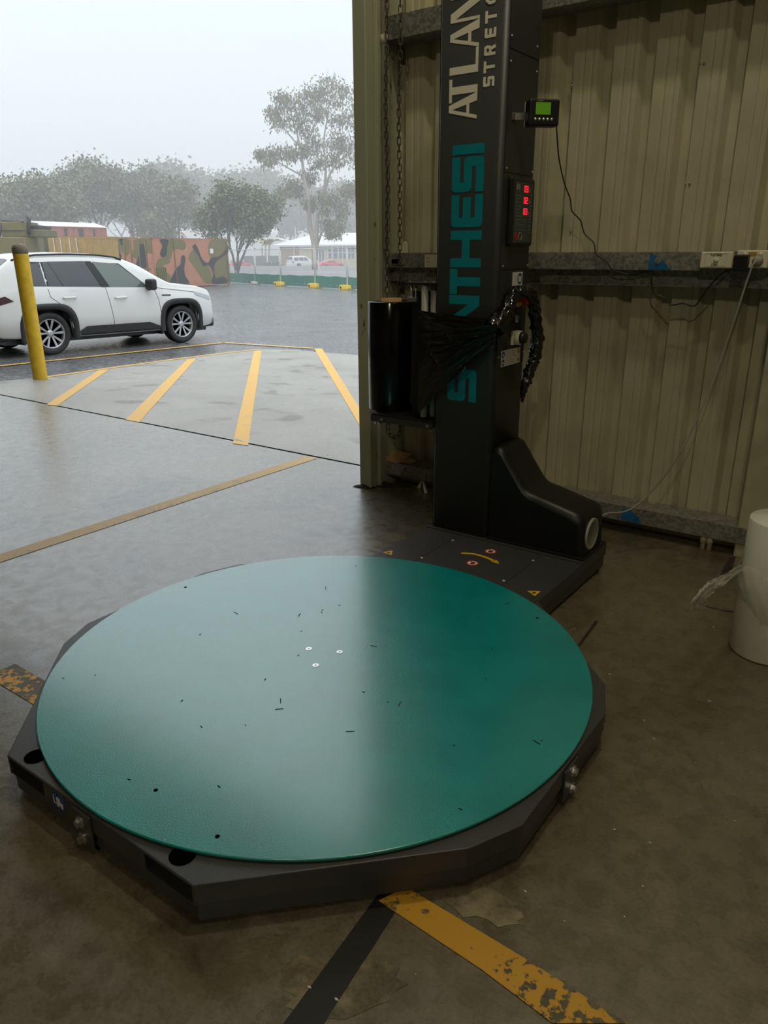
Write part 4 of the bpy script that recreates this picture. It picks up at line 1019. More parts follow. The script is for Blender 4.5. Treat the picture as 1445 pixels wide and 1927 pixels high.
class Car:
    """lofted car: x forward from the rear bumper, y to the left, z up"""
    def __init__(s, name, label, loc, heading, scale, paint, P, cat='car', detail=True):
        s.t = thing(name, loc, label, cat, None, heading); s.t.scale = (scale,) * 3; s.P = P
        s.paint = paint; s.detail = detail; s.build()
    def w(s, x): return float(np.interp(x, *s.P['width']))
    def top(s, x): return float(np.interp(x, *s.P['top']))
    def belt(s, x): return float(np.interp(x, *s.P['belt']))
    def low(s, x):
        z = float(np.interp(x, *s.P['sill']))
        for xw in s.P['axles']:
            d = abs(x - xw); Ra = s.P['arch']
            if d < Ra: z = max(z, s.P['wr'] * .98 + Ra * (1 - (d / Ra) ** 3.2) ** (1 / 3.2) * .98)
        return z
    def ring(s, x):
        w, zt, zb, zl = s.w(x), s.top(x), s.belt(x), s.low(x)
        zb = min(zb, zt - .015); gh = zt - zb
        wr = w - .035 - min(.30 * gh, .19)
        s0 = float(np.interp(x, *s.P['sill']))
        r = [(w * .90, zl), (w * .975, zl + .02 * (zb - zl) / .5), (w * 1.0, max(zl + .01, s0 + .42 * (zb - s0))), (w * .992, max(zl + .02, s0 + .70 * (zb - s0))), (w * .972, zb - .035 * min(1, (zb - zl))), (w - .035, zb)]
        n = 4
        for i in range(1, n + 1):
            f = i / n; r.append((w - .035 + (wr - w + .035) * f ** 1.15, zb + (gh * .86) * f))
        r += [(wr - .05, zb + gh * .945), (wr - .16, zb + gh * .98), (wr * .45, zt), (0, zt + .008)]
        for i in range(1, len(r)): r[i] = (r[i][0], max(r[i][1], r[i - 1][1] + .0005) if i < 6 else r[i][1])
        return r
    def pt(s, x, k, side=-1, off=0.0):
        r = s.ring(x); i = min(int(k), len(r) - 2); f = k - i
        y = r[i][0] * (1 - f) + r[i + 1][0] * f; z = r[i][1] * (1 - f) + r[i + 1][1] * f
        return Vector((x, side * (y + off), z + (off * .35 if k > 5 else 0)))
    def yz(s, x, z):
        r = s.ring(x)
        for i in range(len(r) - 1):
            if r[i][1] <= z <= r[i + 1][1] + 1e-9:
                f = (z - r[i][1]) / max(1e-9, r[i + 1][1] - r[i][1]); return r[i][0] * (1 - f) + r[i + 1][0] * f
        return r[0][0] if z < r[0][1] else r[-1][0]
    def xzpatch(s, c, name, m, off=.004, nx=10, nz=6, side=-1, parent=None):
        """bilinear patch: c = 4 (x, z) corners (x0 low, x1 low, x1 high, x0 high) laid on the side of the car"""
        rows = []
        for i in range(nx + 1):
            u = i / nx; row = []
            for j in range(nz + 1):
                v = j / nz
                x = (c[0][0] * (1 - u) + c[1][0] * u) * (1 - v) + (c[3][0] * (1 - u) + c[2][0] * u) * v
                z = (c[0][1] * (1 - u) + c[1][1] * u) * (1 - v) + (c[3][1] * (1 - u) + c[2][1] * u) * v
                row.append((x, side * (s.yz(x, z) + off), z + off * .3))
            rows.append(row)
        if side > 0: rows.reverse()
        return MB().grid(rows).build(name, m, parent or s.t)
    def build(s):
        P = s.P; L = P['L']; t = s.t
        xs = set(np.linspace(0, L, 47 if s.detail else 25).round(4))
        for xw in P['axles']:
            for d in (np.linspace(-1, 1, 23 if s.detail else 11)): xs.add(round(xw + d * P['arch'] * 1.001, 4))
        xs = sorted(xs); rings = [s.ring(x) for x in xs]
        mb = MB()
        for sd in (-1, 1):
            rows = [[(x, sd * y, z) for y, z in r] for x, r in zip(xs, rings)]
            if sd > 0: rows.reverse()
            mb.grid(rows)
        for i in (0, -1):
            r = rings[i]; x = xs[i]; pts = [(x, -y, z) for y, z in r] + [(x, y, z) for y, z in reversed(r[:-1])]
            mb.add(pts, [list(range(len(pts)))] if i == -1 else [list(reversed(range(len(pts))))])
        mb.build('body_shell', s.paint, t)
        # dark underbody between the wheels
        ub = MB(); wz = P['wr']
        ub.box((.25, -.72, .20), (L - .25, .72, .42))
        for xw in P['axles']: ub.box((xw - P['arch'] * .96, -.60, .30), (xw + P['arch'] * .96, .60, P['wr'] * .98 + P['arch'] * .95))
        ub.build('underbody', 'car_trim', t)
        for xw in P['axles']:
            for sd in (-1, 1): s.wheel(xw, sd)
        for nm, c, m in P['panes']:
            for sd in (-1, 1): s.xzpatch(c, nm, m, .002 if nm == 'window_surround' else .005, side=sd)
        # windscreen and rear window
        for nm, (xa, xb) in (('windscreen', P['screen']), ('rear_window', P['rear'])):
            rows = []
            for i in range(9):
                x = xa + (xb - xa) * i / 8; r = s.ring(x); row = []
                for sd, ks in ((-1, (10.3, 11, 12, 13)), (1, (12, 11, 10.3))):
                    for k in ks: row.append(s.pt(x, k, sd, .0) + Vector((0, 0, .007)))
                rows.append(row)
            MB().grid(rows).build(nm, 'car_glass', t)
        for c in P['lights']:
            for sd in (-1, 1): s.xzpatch(c[1], c[0], c[2], .006, 6, 4, sd)
        for c in P['trim']:
            for sd in (-1, 1): s.xzpatch(c[1], c[0], 'car_trim', c[2], 14, 3, sd)
        if not s.detail: return
        for xw in P['axles']:
            for sd in (-1, 1):
                rows = []; Ra = P['arch']
                for i in range(29):
                    a = R(-12 + 204 * i / 28); ca, sa = math.cos(a), math.sin(a); row = []
                    n_ = 3.2; rr = 1 / (abs(ca) ** n_ + abs(sa) ** n_) ** (1 / n_)
                    for rd, of in ((Ra * .955, -.05), (Ra * .985, .016), (Ra * 1.17, .018), (Ra * 1.21, .0)):
                        x, z = xw + rd * rr * ca, P['wr'] * .98 + rd * rr * sa * .98
                        row.append((x, sd * (s.w(x) * (.995 if z > .5 else .985) + of), z))
                    rows.append(row)
                if sd > 0: rows.reverse()
                MB().grid(rows).build('wheel_arch_trim', 'car_trim', t)
        for path in P['seams']:
            mb = MB(); q = []
            for (x, z), (x2, z2) in zip(path[:-1], path[1:]):
                for i in range(8):
                    f = i / 8; X, Z = x + (x2 - x) * f, z + (z2 - z) * f; q.append((X, -(s.yz(X, Z) + .0005), Z))
            mb.tube(q, .0045, 5).build('door_seam', 'seam_black', t)
        for x, z in P['handles']:
            y = s.yz(x, z)
            h_ = MB().tube([(x - .12, -(y + .01), z), (x - .09, -(y + .032), z + .002), (x + .09, -(y + .032), z + .006), (x + .12, -(y + .01), z + .006)], .016, 10)
            h_.build('door_handle', s.paint, t)
        for sd in (-1, 1):
            x, z = P['mirror']; y = s.yz(x, z)
            m_ = MB().box((-.07, -.11, -.10), (.07, .11, .10), Matrix.Translation((x, sd * (y + .13), z + .06)))
            m_.build('wing_mirror', 'car_trim', t, bevel=.045, seg=3)
            MB().box((x - .03, sd * y - .05, z - .05), (x + .03, sd * (y + .1) + .02, z + .0)).build('mirror_arm', 'car_trim', t, bevel=.01)
            q = [s.pt(x_, 9.6, sd, .012) + Vector((0, 0, .02)) for x_ in np.linspace(P['rail'][0], P['rail'][1], 16)]
            q[0].z -= .03; q[-1].z -= .03
            MB().tube(q, .016, 8).build('roof_rail', 'car_trim', t)
        for x in P['axles']:
            for sd in (-1, 1): MB().box((x - P['arch'] - .06, sd * .78 - .11, .20), (x - P['arch'] - .03, sd * .78 + .11, .46)).build('mud_flap', 'car_trim', t)
        for x0, x1 in ((.01, .30), (L - .26, L - .04)):
            MB().box((x0 - .01, -.74, .26), (x1, .74, .44)).build('bumper_lower', 'car_trim', t, bevel=.04, seg=3)
    def wheel(s, xw, sd):
        P = s.P; Rw, w = P['wr'], .225; y0 = P['track'] / 2
        ax = (0, sd, 0); c = (xw, sd * (y0 - w), Rw)
        wh = MB().lathe([(Rw * .62, 0), (Rw * .93, .0), (Rw, .035), (Rw, w - .035), (Rw * .965, w - .008), (Rw * .90, w), (Rw * .70, w - .004), (Rw * .68, w - .02), (Rw * .66, .02)], c, ax, 40, caps=False).build('wheel', 'tyre', s.t)
        c2 = (xw, sd * (y0 - .05), Rw)
        MB().lathe([(Rw * .70, .035), (Rw * .685, .040), (Rw * .64, .030), (Rw * .62, -.05)], c2, ax, 40, caps=False).build('rim', 'alloy', wh)
        MB().lathe([(Rw * .63, -.045), (0, -.045)], c2, ax, 32).build('rim_back', 'hole_black', wh)
        if not s.detail: return
        for k in range(5):
            for da in (-9, 9):
                a = R(90 + 72 * k + da); a2 = R(90 + 72 * k + da * 1.7)
                p0 = Vector((math.cos(a) * Rw * .12, 0, math.sin(a) * Rw * .12)); p1 = Vector((math.cos(a2) * Rw * .66, 0, math.sin(a2) * Rw * .66))
                d = (p1 - p0).normalized(); n = Vector((-d.z, 0, d.x))
                y_ = sd * (y0 - .05)
                o0 = Vector((xw, y_, Rw))
                MB().prism([o0 + p0 - n * .012 + Vector((0, sd * -.005, 0)), o0 + p1 - n * .021 + Vector((0, sd * .012, 0)), o0 + p1 + n * .021 + Vector((0, sd * .012, 0)), o0 + p0 + n * .012 + Vector((0, sd * -.005, 0))], (0, sd * .016, 0)).build('spoke', 'alloy', wh)
        MB().lathe([(Rw * .19, -.02), (Rw * .17, .012), (Rw * .09, .018), (0, .018)], c2, ax, 20).build('hub', 'alloy', wh)

SUV = dict(L=4.60, wr=.355, track=1.80, arch=.425, axles=(.965, 3.655),
    width=([0, .12, .5, 1.0, 2.0, 3.4, 4.0, 4.35, 4.52, 4.60], [.74, .83, .90, .925, .925, .925, .915, .86, .76, .66]),
    top=([0, .06, .18, .30, .55, .95, 1.5, 2.1, 2.55, 2.85, 3.25, 3.45, 3.7, 4.1, 4.4, 4.53, 4.60], [.72, .98, 1.18, 1.40, 1.58, 1.645, 1.665, 1.655, 1.605, 1.49, 1.25, 1.145, 1.115, 1.07, .99, .88, .66]),
    belt=([0, .06, .2, .6, 1.5, 2.6, 3.3, 3.6, 4.1, 4.4, 4.53, 4.60], [.66, .86, 1.0, 1.10, 1.085, 1.055, 1.045, 1.03, .985, .90, .80, .60]),
    sill=([0, .15, .4, 1.4, 3.2, 4.2, 4.45, 4.60], [.42, .32, .30, .27, .27, .28, .30, .38]),
    panes=[('window_surround', [(.58, 1.135), (2.96, 1.068), (2.47, 1.488), (.75, 1.515)], 'car_trim'), ('quarter_window', [(.62, 1.15), (.985, 1.125), (.985, 1.50), (.78, 1.47)], 'car_glass'),
           ('door_window', [(1.03, 1.125), (1.285, 1.12), (1.12, 1.515), (1.03, 1.51)], 'car_glass'),
           ('door_window', [(1.295, 1.12), (1.985, 1.095), (1.80, 1.525), (1.13, 1.515)], 'car_glass'),
           ('pillar_trim', [(1.995, 1.09), (2.15, 1.088), (1.93, 1.522), (1.81, 1.525)], 'car_trim'),
           ('door_window', [(2.16, 1.088), (2.93, 1.075), (2.45, 1.475), (1.95, 1.518)], 'car_glass_clear')],
    screen=(2.60, 3.38), rear=(.22, .52),
    lights=[('headlight', [(4.00, .90), (4.44, .78), (4.42, .86), (3.98, .965)], 'lamp_clear'), ('tail_light', [(.04, .80), (.42, .90), (.30, .98), (.05, .92)], 'lamp_red')],
    trim=[('sill_trim', [(1.38, .285), (3.22, .285), (3.22, .33), (1.38, .33)], .012), ('sill_trim', [(1.42, .33), (3.2, .33), (2.9, .44), (1.62, .44)], .010)],
    seams=[[(1.005, 1.09), (1.03, .95), (1.30, .75), (1.39, .62)], [(2.07, 1.08), (2.12, .8), (2.16, .5), (2.16, .30)], [(3.06, 1.06), (3.14, .85), (3.17, .55), (3.16, .30)], [(3.08, 1.06), (3.6, 1.00), (4.05, .95)]],
    handles=((1.36, .93), (2.34, .90)), mirror=(2.93, 1.06), rail=(.55, 2.55))
SEDAN = dict(SUV); SEDAN.update(L=4.7, wr=.33, track=1.76, arch=.38,
    top=([0, .06, .2, .6, 1.0, 1.5, 2.0, 2.5, 2.9, 3.3, 3.6, 4.2, 4.5, 4.7], [.62, .86, 1.0, 1.05, 1.18, 1.39, 1.43, 1.41, 1.25, 1.02, .97, .88, .78, .56]),
    belt=([0, .06, .2, .6, 2.5, 3.3, 3.6, 4.2, 4.5, 4.7], [.58, .78, .88, .92, .92, .90, .89, .82, .72, .5]), axles=(1.0, 3.7),
    panes=[('door_window', [(1.20, .97), (2.0, .96), (1.95, 1.30), (1.55, 1.29)], 'car_glass'), ('door_window', [(2.05, .96), (2.9, .95), (2.5, 1.27), (2.0, 1.30)], 'car_glass')],
    screen=(2.6, 3.2), rear=(.75, 1.35), lights=[('headlight', [(4.15, .68), (4.55, .60), (4.5, .68), (4.1, .76)], 'lamp_clear'), ('tail_light', [(.05, .70), (.35, .74), (.35, .84), (.06, .80)], 'lamp_red')],
    trim=[('sill_trim', [(1.4, .285), (3.25, .285), (3.25, .33), (1.4, .33)], .01)])
WAGON = dict(SUV); WAGON.update(L=4.9, wr=.38, track=1.84, arch=.44, axles=(1.1, 3.9),
    width=([0, .1, .5, 4.4, 4.75, 4.9], [.86, .93, .95, .95, .90, .82]),
    top=([0, .04, .12, .3, 1.0, 2.4, 2.75, 3.3, 3.5, 4.3, 4.75, 4.9], [.80, 1.15, 1.55, 1.82, 1.87, 1.87, 1.80, 1.30, 1.22, 1.16, 1.02, .80]),
    belt=([0, .04, .2, 2.5, 3.3, 3.5, 4.3, 4.75, 4.9], [.75, 1.05, 1.12, 1.12, 1.12, 1.12, 1.06, .92, .70]),
    panes=[('quarter_window', [(.3, 1.18), (1.15, 1.18), (1.15, 1.66), (.42, 1.66)], 'car_glass'), ('door_window', [(1.25, 1.18), (2.05, 1.18), (2.05, 1.66), (1.25, 1.66)], 'car_glass'), ('door_window', [(2.15, 1.18), (3.0, 1.18), (2.6, 1.66), (2.15, 1.66)], 'car_glass')],
    screen=(2.8, 3.3), rear=(.08, .26), lights=[('headlight', [(4.3, .85), (4.75, .80), (4.72, .95), (4.28, 1.0)], 'lamp_clear'), ('tail_light', [(.02, .85), (.18, .85), (.18, 1.15), (.03, 1.1)], 'lamp_red')],
    trim=[('sill_trim', [(1.55, .34), (3.4, .34), (3.4, .42), (1.55, .42)], .02)])
pr, pf = gnd(97, 666), gnd(341, 643)
hd_ = math.atan2(pf.y - pr.y, pf.x - pr.x); fwd = Vector((math.cos(hd_), math.sin(hd_), 0)); lft = Vector((-fwd.y, fwd.x, 0))
scl = (pf - pr).xy.length / 2.69
org = pr + lft * (.80 * scl) - fwd * (.965 * scl)
tilt = math.atan2(tz(pr.y) - tz(pf.y), (pf - pr).xy.length)
org.z = tz(pr.y) - .012 + .965 * scl * math.sin(tilt)
suv = Car('suv', 'white SUV with black wheel arch trim parked beside the apron', org, hd_, scl, 'car_white', SUV)
suv.xzpatch([(3.22, .905), (3.42, .900), (3.42, .925), (3.22, .930)], 'side_badge', 'alloy_dark', .003, 4, 1)
suv.t.rotation_euler = (0, tilt, hd_)

# ---- yellow bollard
bp_ = apr(76, 713); zt_ = zat(35, 458, bp_)
bo = thing('bollard', bp_, 'yellow round steel bollard with a grimy domed cap', 'bollard')
hB = zt_ - bp_.z
MB().lathe([(.082, 0), (.082, hB - .11)], n=32, caps=False).build('bollard_tube', 'bollard_yellow', bo)
MB().lathe([(.084, hB - .11), (.084, hB - .055), (.075, hB - .025), (.045, hB - .004), (0, hB)], n=32).build('bollard_cap', 'bollard_cap', bo)

# ---- shipping containers
def box_at(A, ux, uy, L, Wd, H):
    """frame helper: local (a along ux, b along uy, z)"""
    A = Vector(A); ux, uy = Vector(ux), Vector(uy)
    def f(a, b, z): return (ux * a + uy * b + Vector((0, 0, z)))
    return f
def corr_wall(f, a0, a1, z0, z1, b, n, dep, axis='a'):
    prof = []
    for k in range(n):
        s0 = a0 + (a1 - a0) * k / n; d = (a1 - a0) / n
        prof += [(s0, 0), (s0 + d * .35, 0), (s0 + d * .5, dep), (s0 + d * .85, dep)]
    prof.append((a1, 0)); mb = MB()
    g = (lambda s, d, z: f(s, b + d, z)) if axis == 'a' else (lambda s, d, z: f(b + d, s, z))
    mb.grid([[g(s, d, z0) for s, d in prof], [g(s, d, z1) for s, d in prof]], False)
    return mb
def container(A, ux, L, Wd, H, paint, label, side_n=20, doors=True, flat_side=False, bars='galv_pipe'):
    ux = Vector((ux[0], ux[1], 0)).normalized(); uy = Vector((-ux.y, ux.x, 0))
    t = thing('shipping_container', A, label, 'container'); f = box_at(A, ux, uy, L, Wd, H)
    MB().prism([f(.05, .06, .12), f(L - .05, .06, .12), f(L - .05, Wd - .06, .12), f(.05, Wd - .06, .12)], (0, 0, H - .17)).build('box_core', paint, t)
    fr_ = MB()
    for a in (0, L - .12):
        for b in (0, Wd - .12): fr_.prism([f(a, b, 0), f(a + .12, b, 0), f(a + .12, b + .12, 0), f(a, b + .12, 0)], (0, 0, H))
    for b in (0, Wd - .1):
        for z in (.06, H - .12): fr_.prism([f(0, b, z), f(L, b, z), f(L, b + .1, z), f(0, b + .1, z)], (0, 0, .12))
    for a in (0, L - .1):
        for z in (.06, H - .12): fr_.prism([f(a, 0, z), f(a + .1, 0, z), f(a + .1, Wd, z), f(a, Wd, z)], (0, 0, .12))
    fr_.prism([f(0, 0, H - .03), f(L, 0, H - .03), f(L, Wd, H - .03), f(0, Wd, H - .03)], (0, 0, .03))
    fr_.build('corner_frame', paint, t)
    if not flat_side: corr_wall(f, .12, L - .12, .18, H - .12, .015, side_n, .036).build('side_panel', paint, t)
    if doors:
        for k in range(2):
            b0, b1 = .13 + k * (Wd / 2 - .12), Wd / 2 - .01 + k * (Wd / 2 - .12)
            dr = MB().prism([f(.0, b0, .2), f(.0, b1, .2), f(.05, b1, .2), f(.05, b0, .2)], (0, 0, H - .34)).build('door', paint, t)
            for q in (.28, .72):
                bb_ = b0 + (b1 - b0) * q
                MB().tube([f(-.035, bb_, .16), f(-.035, bb_, H - .1)], .028, 8).build('locking_bar', bars, dr)
            MB().prism([f(-.03, b0 + .1, 1.0), f(-.03, b1 - .1, 1.0), f(.0, b1 - .1, 1.0), f(.0, b0 + .1, 1.0)], (0, 0, .10)).build('handle_plate', bars, dr)
            for zz in (.7, 1.35, 1.9): MB().prism([f(-.012, b0, zz), f(-.012, b1, zz), f(0, b1, zz), f(0, b0, zz)], (0, 0, .05)).build('door_rib', paint, dr)
    return t, f
# camouflage container: corner towards the shed at pixel column 286, long side running to the right
A = gd(286, 39.0); B = gd(434, 44.2); Lc = 6.06; A.z -= .06; Hc = 2.60
u_ = (B - A).xy.normalized()
ct, f = container(A, (u_.x, u_.y), Lc, 2.44, Hc, 'camo_pink', 'flat-sided shipping container painted in pink, olive and black camouflage', doors=True, flat_side=True, bars='camo_olive')
ux = Vector((u_.x, u_.y, 0)); uy_ = Vector((-ux.y, ux.x, 0)); nrm = -uy_
MB().prism([f(.1, 0, .15), f(Lc - .1, 0, .15), f(Lc - .1, .06, .15), f(.1, .06, .15)], (0, 0, Hc - .25)).build('side_panel', 'camo_pink', ct)
def face_pt(x, y, end=False):
    px, py = 200 + x / 5.78, 430 + y / 5.78; r = ray(px, py); n_ = -ux if end else nrm
    k = (A - CP).dot(n_) / r.dot(n_); P = CP + r * k - A
    lim = 2.44 if end else Lc
    return Vector((min(max(P.dot(uy_ if end else ux), .0), lim), 0, min(max(P.z, .04), Hc - .02)))
random.seed(4)
def camo(pts, m, e):
    end = sum(p[0] for p in pts) / len(pts) < 497; lim = 2.44 if end else Lc
    P = [face_pt(*p, end) for p in pts]; n = len(P); sm = []
    for i in range(n):       # rounded outline
        p0, p1, p2, p3 = P[i - 1], P[i], P[(i + 1) % n], P[(i + 2) % n]
        for j in range(4):
            t_ = j / 4; q = .5 * ((2 * p1) + (p2 - p0) * t_ + (2 * p0 - 5 * p1 + 4 * p2 - p3) * t_ * t_ + (3 * p1 - p0 - 3 * p2 + p3) * t_ ** 3)
            sm.append(Vector((min(max(q.x, 0), lim), 0, min(max(q.z, .04), Hc - .02))))
    W3 = [f(-.012 - e, p.x, p.z) if end else f(p.x, -e, p.z) for p in sm]
    MB().prism(W3, (-ux if end else nrm) * .002).build('camouflage_patch', m, ct)
OL = [[(112, 122), (250, 122), (250, 250), (215, 295), (190, 270), (160, 240), (120, 200)],
      [(305, 122), (500, 122), (530, 215), (500, 270), (450, 265), (430, 330), (440, 410), (380, 455), (330, 420), (345, 350), (290, 300), (300, 200)],
      [(660, 122), (830, 128), (865, 190), (840, 235), (770, 220), (720, 250), (700, 330), (650, 330), (640, 290)],
      [(560, 340), (640, 315), (690, 350), (680, 380), (620, 400), (600, 430), (540, 415)],
      [(455, 430), (640, 420), (660, 480), (700, 520), (690, 600), (470, 600), (440, 500)],
      [(945, 230), (1000, 290), (1050, 400), (1090, 400), (1140, 480), (1145, 590), (1070, 585), (1010, 500), (940, 390), (895, 330)],
      [(1140, 125), (1340, 125), (1345, 205), (1290, 225), (1225, 300), (1135, 325), (1110, 230)],
      [(1200, 370), (1310, 290), (1345, 440), (1365, 580), (1320, 575), (1270, 515), (1190, 540), (1170, 430)],
      [(120, 420), (300, 440), (400, 560), (300, 700), (130, 690)]]
BK = [[(370, 180), (395, 165), (420, 190), (435, 280), (440, 410), (375, 460), (325, 410), (345, 330), (365, 250)],
      [(112, 200), (150, 260), (170, 310), (140, 320), (120, 290)],
      [(580, 122), (670, 122), (660, 200), (650, 290), (620, 315), (590, 300), (585, 260), (610, 190)],
      [(700, 610), (700, 555), (760, 430), (805, 390), (815, 310), (840, 290), (857, 330), (845, 440), (860, 520), (895, 600)],
      [(940, 190), (965, 170), (1000, 230), (1040, 330), (1100, 375), (1140, 320), (1230, 300), (1300, 220), (1350, 200), (1350, 260), (1260, 310), (1190, 370), (1170, 430), (1190, 540), (1270, 520), (1320, 585), (1250, 600), (1145, 595), (1160, 500), (1130, 420), (1095, 400), (1050, 410), (1010, 310), (945, 220)],
      [(150, 120), (190, 122), (185, 180), (160, 175)]]
for i, p in enumerate(OL): camo(p, 'camo_olive', .003 + .001 * i)
for i, p in enumerate(BK): camo(p, 'camo_black', .014 + .001 * i)
s0 = face_pt(1142, 245); w_ = .13
MB().prism([f(s0.x - w_, -.022, s0.z - w_), f(s0.x + w_, -.022, s0.z - w_), f(s0.x + w_, -.022, s0.z + w_), f(s0.x - w_, -.022, s0.z + w_)], nrm * .004).build('white_sign', 'sign_white', ct)
for px in (510, 740, 1310):
    s0 = face_pt(px, 300).x
    MB().prism([f(s0 - .02, -.021, .2), f(s0 + .02, -.021, .2), f(s0 + .02, -.021, Hc - .15), f(s0 - .02, -.021, Hc - .15)], nrm * .03).build('panel_rib', 'camo_olive' if px != 510 else 'camo_pink', ct)
s1, s2 = face_pt(455, 430), face_pt(640, 430)
for k in range(7):
    a = s1.x + (s2.x - s1.x) * k / 6
    MB().prism([f(a - .02, -.022, .25), f(a + .02, -.022, .25), f(a + .02, -.022, s1.z), f(a - .02, -.022, s1.z)], nrm * .03).build('vent_slat', 'camo_olive', ct)
# ochre and olive containers behind, door ends towards the shed
fwd2 = Vector((FW.x, FW.y, 0)).normalized(); rt2 = Vector((RT0.x, RT0.y, 0))
def cam_dir(l, d): v = rt2 * l + fwd2 * d; return (v.x, v.y)
def cont_by_corner(px, d, diru, paint, label, H, L=6.06, n=20):
    P0 = gd(px, d); P0.z -= .03
    return container(P0, diru, L, 2.44, H, paint, label, n)
# corner nearest = right edge of door end; local b runs to the left
P0 = gd(158, 46.0); hO = zat(158, 443, P0) - P0.z
cont_by_corner(158, 46.0, cam_dir(.22, .975), 'container_ochre', 'ochre yellow shipping container with its barred door end facing the shed', hO)
P0 = gd(84, 46.6); hO = zat(84, 443, P0) - P0.z
cont_by_corner(84, 46.9, cam_dir(.20, .98), 'container_olive', 'drab olive shipping container between the truck and the ochre container', hO)
# pitched-roof red wagon body behind
P0 = gd(88, 60.0); zE = zat(88, 425, P0) - P0.z; zR = zat(84, 415, P0) - P0.z
P1 = gd(205, 66.0); dv = (P1 - P0).xy; Lw = dv.length; dv = dv.normalized()
rw = thing('goods_wagon', P0, 'faded red goods wagon body with a white pitched roof behind the containers', 'wagon')
ux2 = Vector((dv.x, dv.y, 0)); uy2 = Vector((-ux2.y, ux2.x, 0)); f2_ = box_at(P0, ux2, uy2, Lw, 2.6, zE)
MB().prism([f2_(0, 0, .0), f2_(Lw, 0, .0), f2_(Lw, 2.6, .0), f2_(0, 2.6, .0)], (0, 0, zE)).build('wagon_body', 'wagon_red', rw)
MB().prism([f2_(-.1, -.15, zE), f2_(-.1, 2.75, zE), f2_(-.1, 1.3, zR)], ux2 * (Lw + .2)).build('wagon_roof', 'roof_white', rw)
for k in range(12):
    a = .1 + (Lw - .2) * k / 11
    MB().prism([f2_(a - .03, -.03, .1), f2_(a + .03, -.03, .1), f2_(a + .03, 0, .1), f2_(a - .03, 0, .1)], (0, 0, zE - .15)).build('body_rib', 'wagon_red', rw)
for a0, a1 in ((.30, .34), (.52, .60), (.76, .79)):
    MB().prism([f2_(Lw * a0, -.035, zE * .55), f2_(Lw * a1, -.035, zE * .55), f2_(Lw * a1, -.035, zE * .96), f2_(Lw * a0, -.035, zE * .96)], -uy2 * .01).build('dark_patch', 'camo_black', rw)
# camouflage truck at the left edge
T0 = gd(-8, 40.0)
tr = thing('truck', T0, 'camouflage-painted army truck cab with exhaust stack, behind the SUV', 'truck')
def tq(x, y, d): P = ond(x, y, d); return P - T0
def tbox(xa, ya, xb, yb, d, dep, name, m, parent=tr, bev=.04):
    a = tq(xa, yb, d); b = tq(xb, yb, d); zt2 = zat(xa, ya, T0 + a) - T0.z; z0 = a.z
    dd = fwd2 * dep
    return MB().prism([a, b, b + dd, a + dd], (0, 0, zt2 - z0)).build(name, m, parent, bevel=bev)
cab = tbox(-40, 446, 47, 520, 39.5, 2.2, 'cab', 'camo_olive'); tbox(3, 417, 45, 446, 39.6, 2.0, 'cab_roof', 'camo_olive')
tbox(17, 418, 43, 430, 39.55, .1, 'camouflage_patch', 'camo_pink', bev=0); tbox(14, 452, 34, 478, 39.45, .1, 'side_window', 'car_glass', bev=0); tbox(-6, 448, 8, 478, 39.45, .1, 'windscreen', 'car_glass_clear', bev=0)
tbox(33, 450, 46, 462, 39.44, .08, 'camouflage_patch', 'camo_pink', bev=0); tbox(0, 459, 8, 466, 39.35, .1, 'indicator_lamp', 'red_plastic', bev=0)
for (xa, ya), (xb, yb) in (((2, 415), (45, 418)), ((2, 415), (0, 450)), ((2, 434), (48, 434)), ((-8, 452), (-4, 480))):
    MB().tube([tq(xa, ya, 39.4), tq(xb, yb, 39.4)], .035, 6).build('hand_rail', 'car_trim', tr)
MB().tube([tq(54, 440, 40), tq(54.5, 412, 40), tq(51, 409, 40)], .10, 10).build('exhaust_stack', 'car_trim', tr)
tbox(47, 432, 80, 446, 40.2, 2.0, 'equipment_box', 'container_olive'); tbox(56, 424, 74, 432, 40.4, 1.6, 'equipment_lid', 'camo_black')
tbox(-40, 505, 110, 520, 40.0, 2.0, 'chassis', 'car_trim')
for x in (-5, 70):
    MB().lathe([(.25, 0), (.55, 0), (.58, .08), (.58, .30), (.55, .36), (.3, .36)], Vector((gd(x, 39.9) - T0).xy.to_tuple() + (.56,)), tuple(-fwd2), 24).build('wheel', 'tyre', tr)

# ================================================================== far: fence, buildings, parked vehicles, trees, rain haze
mat('shade_cloth', (0.035, 0.17, 0.12), 0.8)
mat('foot_yellow', (0.78, 0.55, 0.02), 0.5)
mat('foot_white', (0.55, 0.52, 0.48), 0.7)
mat('brick_brown', (0.36, 0.19, 0.09), 0.8, noise=0.15, nscale=4)
mat('render_cream', (0.62, 0.52, 0.33), 0.8)
mat('far_glass', (0.10, 0.12, 0.16), 0.15)
mat('frame_white', (0.75, 0.75, 0.75), 0.5)
mat('kerb_pale', (0.55, 0.55, 0.52), 0.6)
mat('bark', (0.30, 0.25, 0.20), 0.8, noise=0.2, nscale=3)
mat('bark_dark', (0.10, 0.085, 0.07), 0.85)
def leaf_mat(name, c0, c1):
    m = mat(name, c0, 0.6); nt = m.node_tree; N, L = nt.nodes, nt.links; b = N['Principled BSDF']
    g = N.new('ShaderNodeNewGeometry'); r = N.new('ShaderNodeValToRGB')
    r.color_ramp.elements[0].color = (*c0, 1); r.color_ramp.elements[1].color = (*c1, 1)
    L.new(g.outputs['Random Per Island'], r.inputs['Fac']); L.new(r.outputs['Color'], b.inputs['Base Color'])
leaf_mat('leaf_gum', (0.10, 0.09, 0.035), (0.22, 0.19, 0.085))
leaf_mat('leaf_green', (0.065, 0.085, 0.028), (0.16, 0.18, 0.065))
leaf_mat('leaf_far', (0.075, 0.085, 0.035), (0.20, 0.195, 0.09))
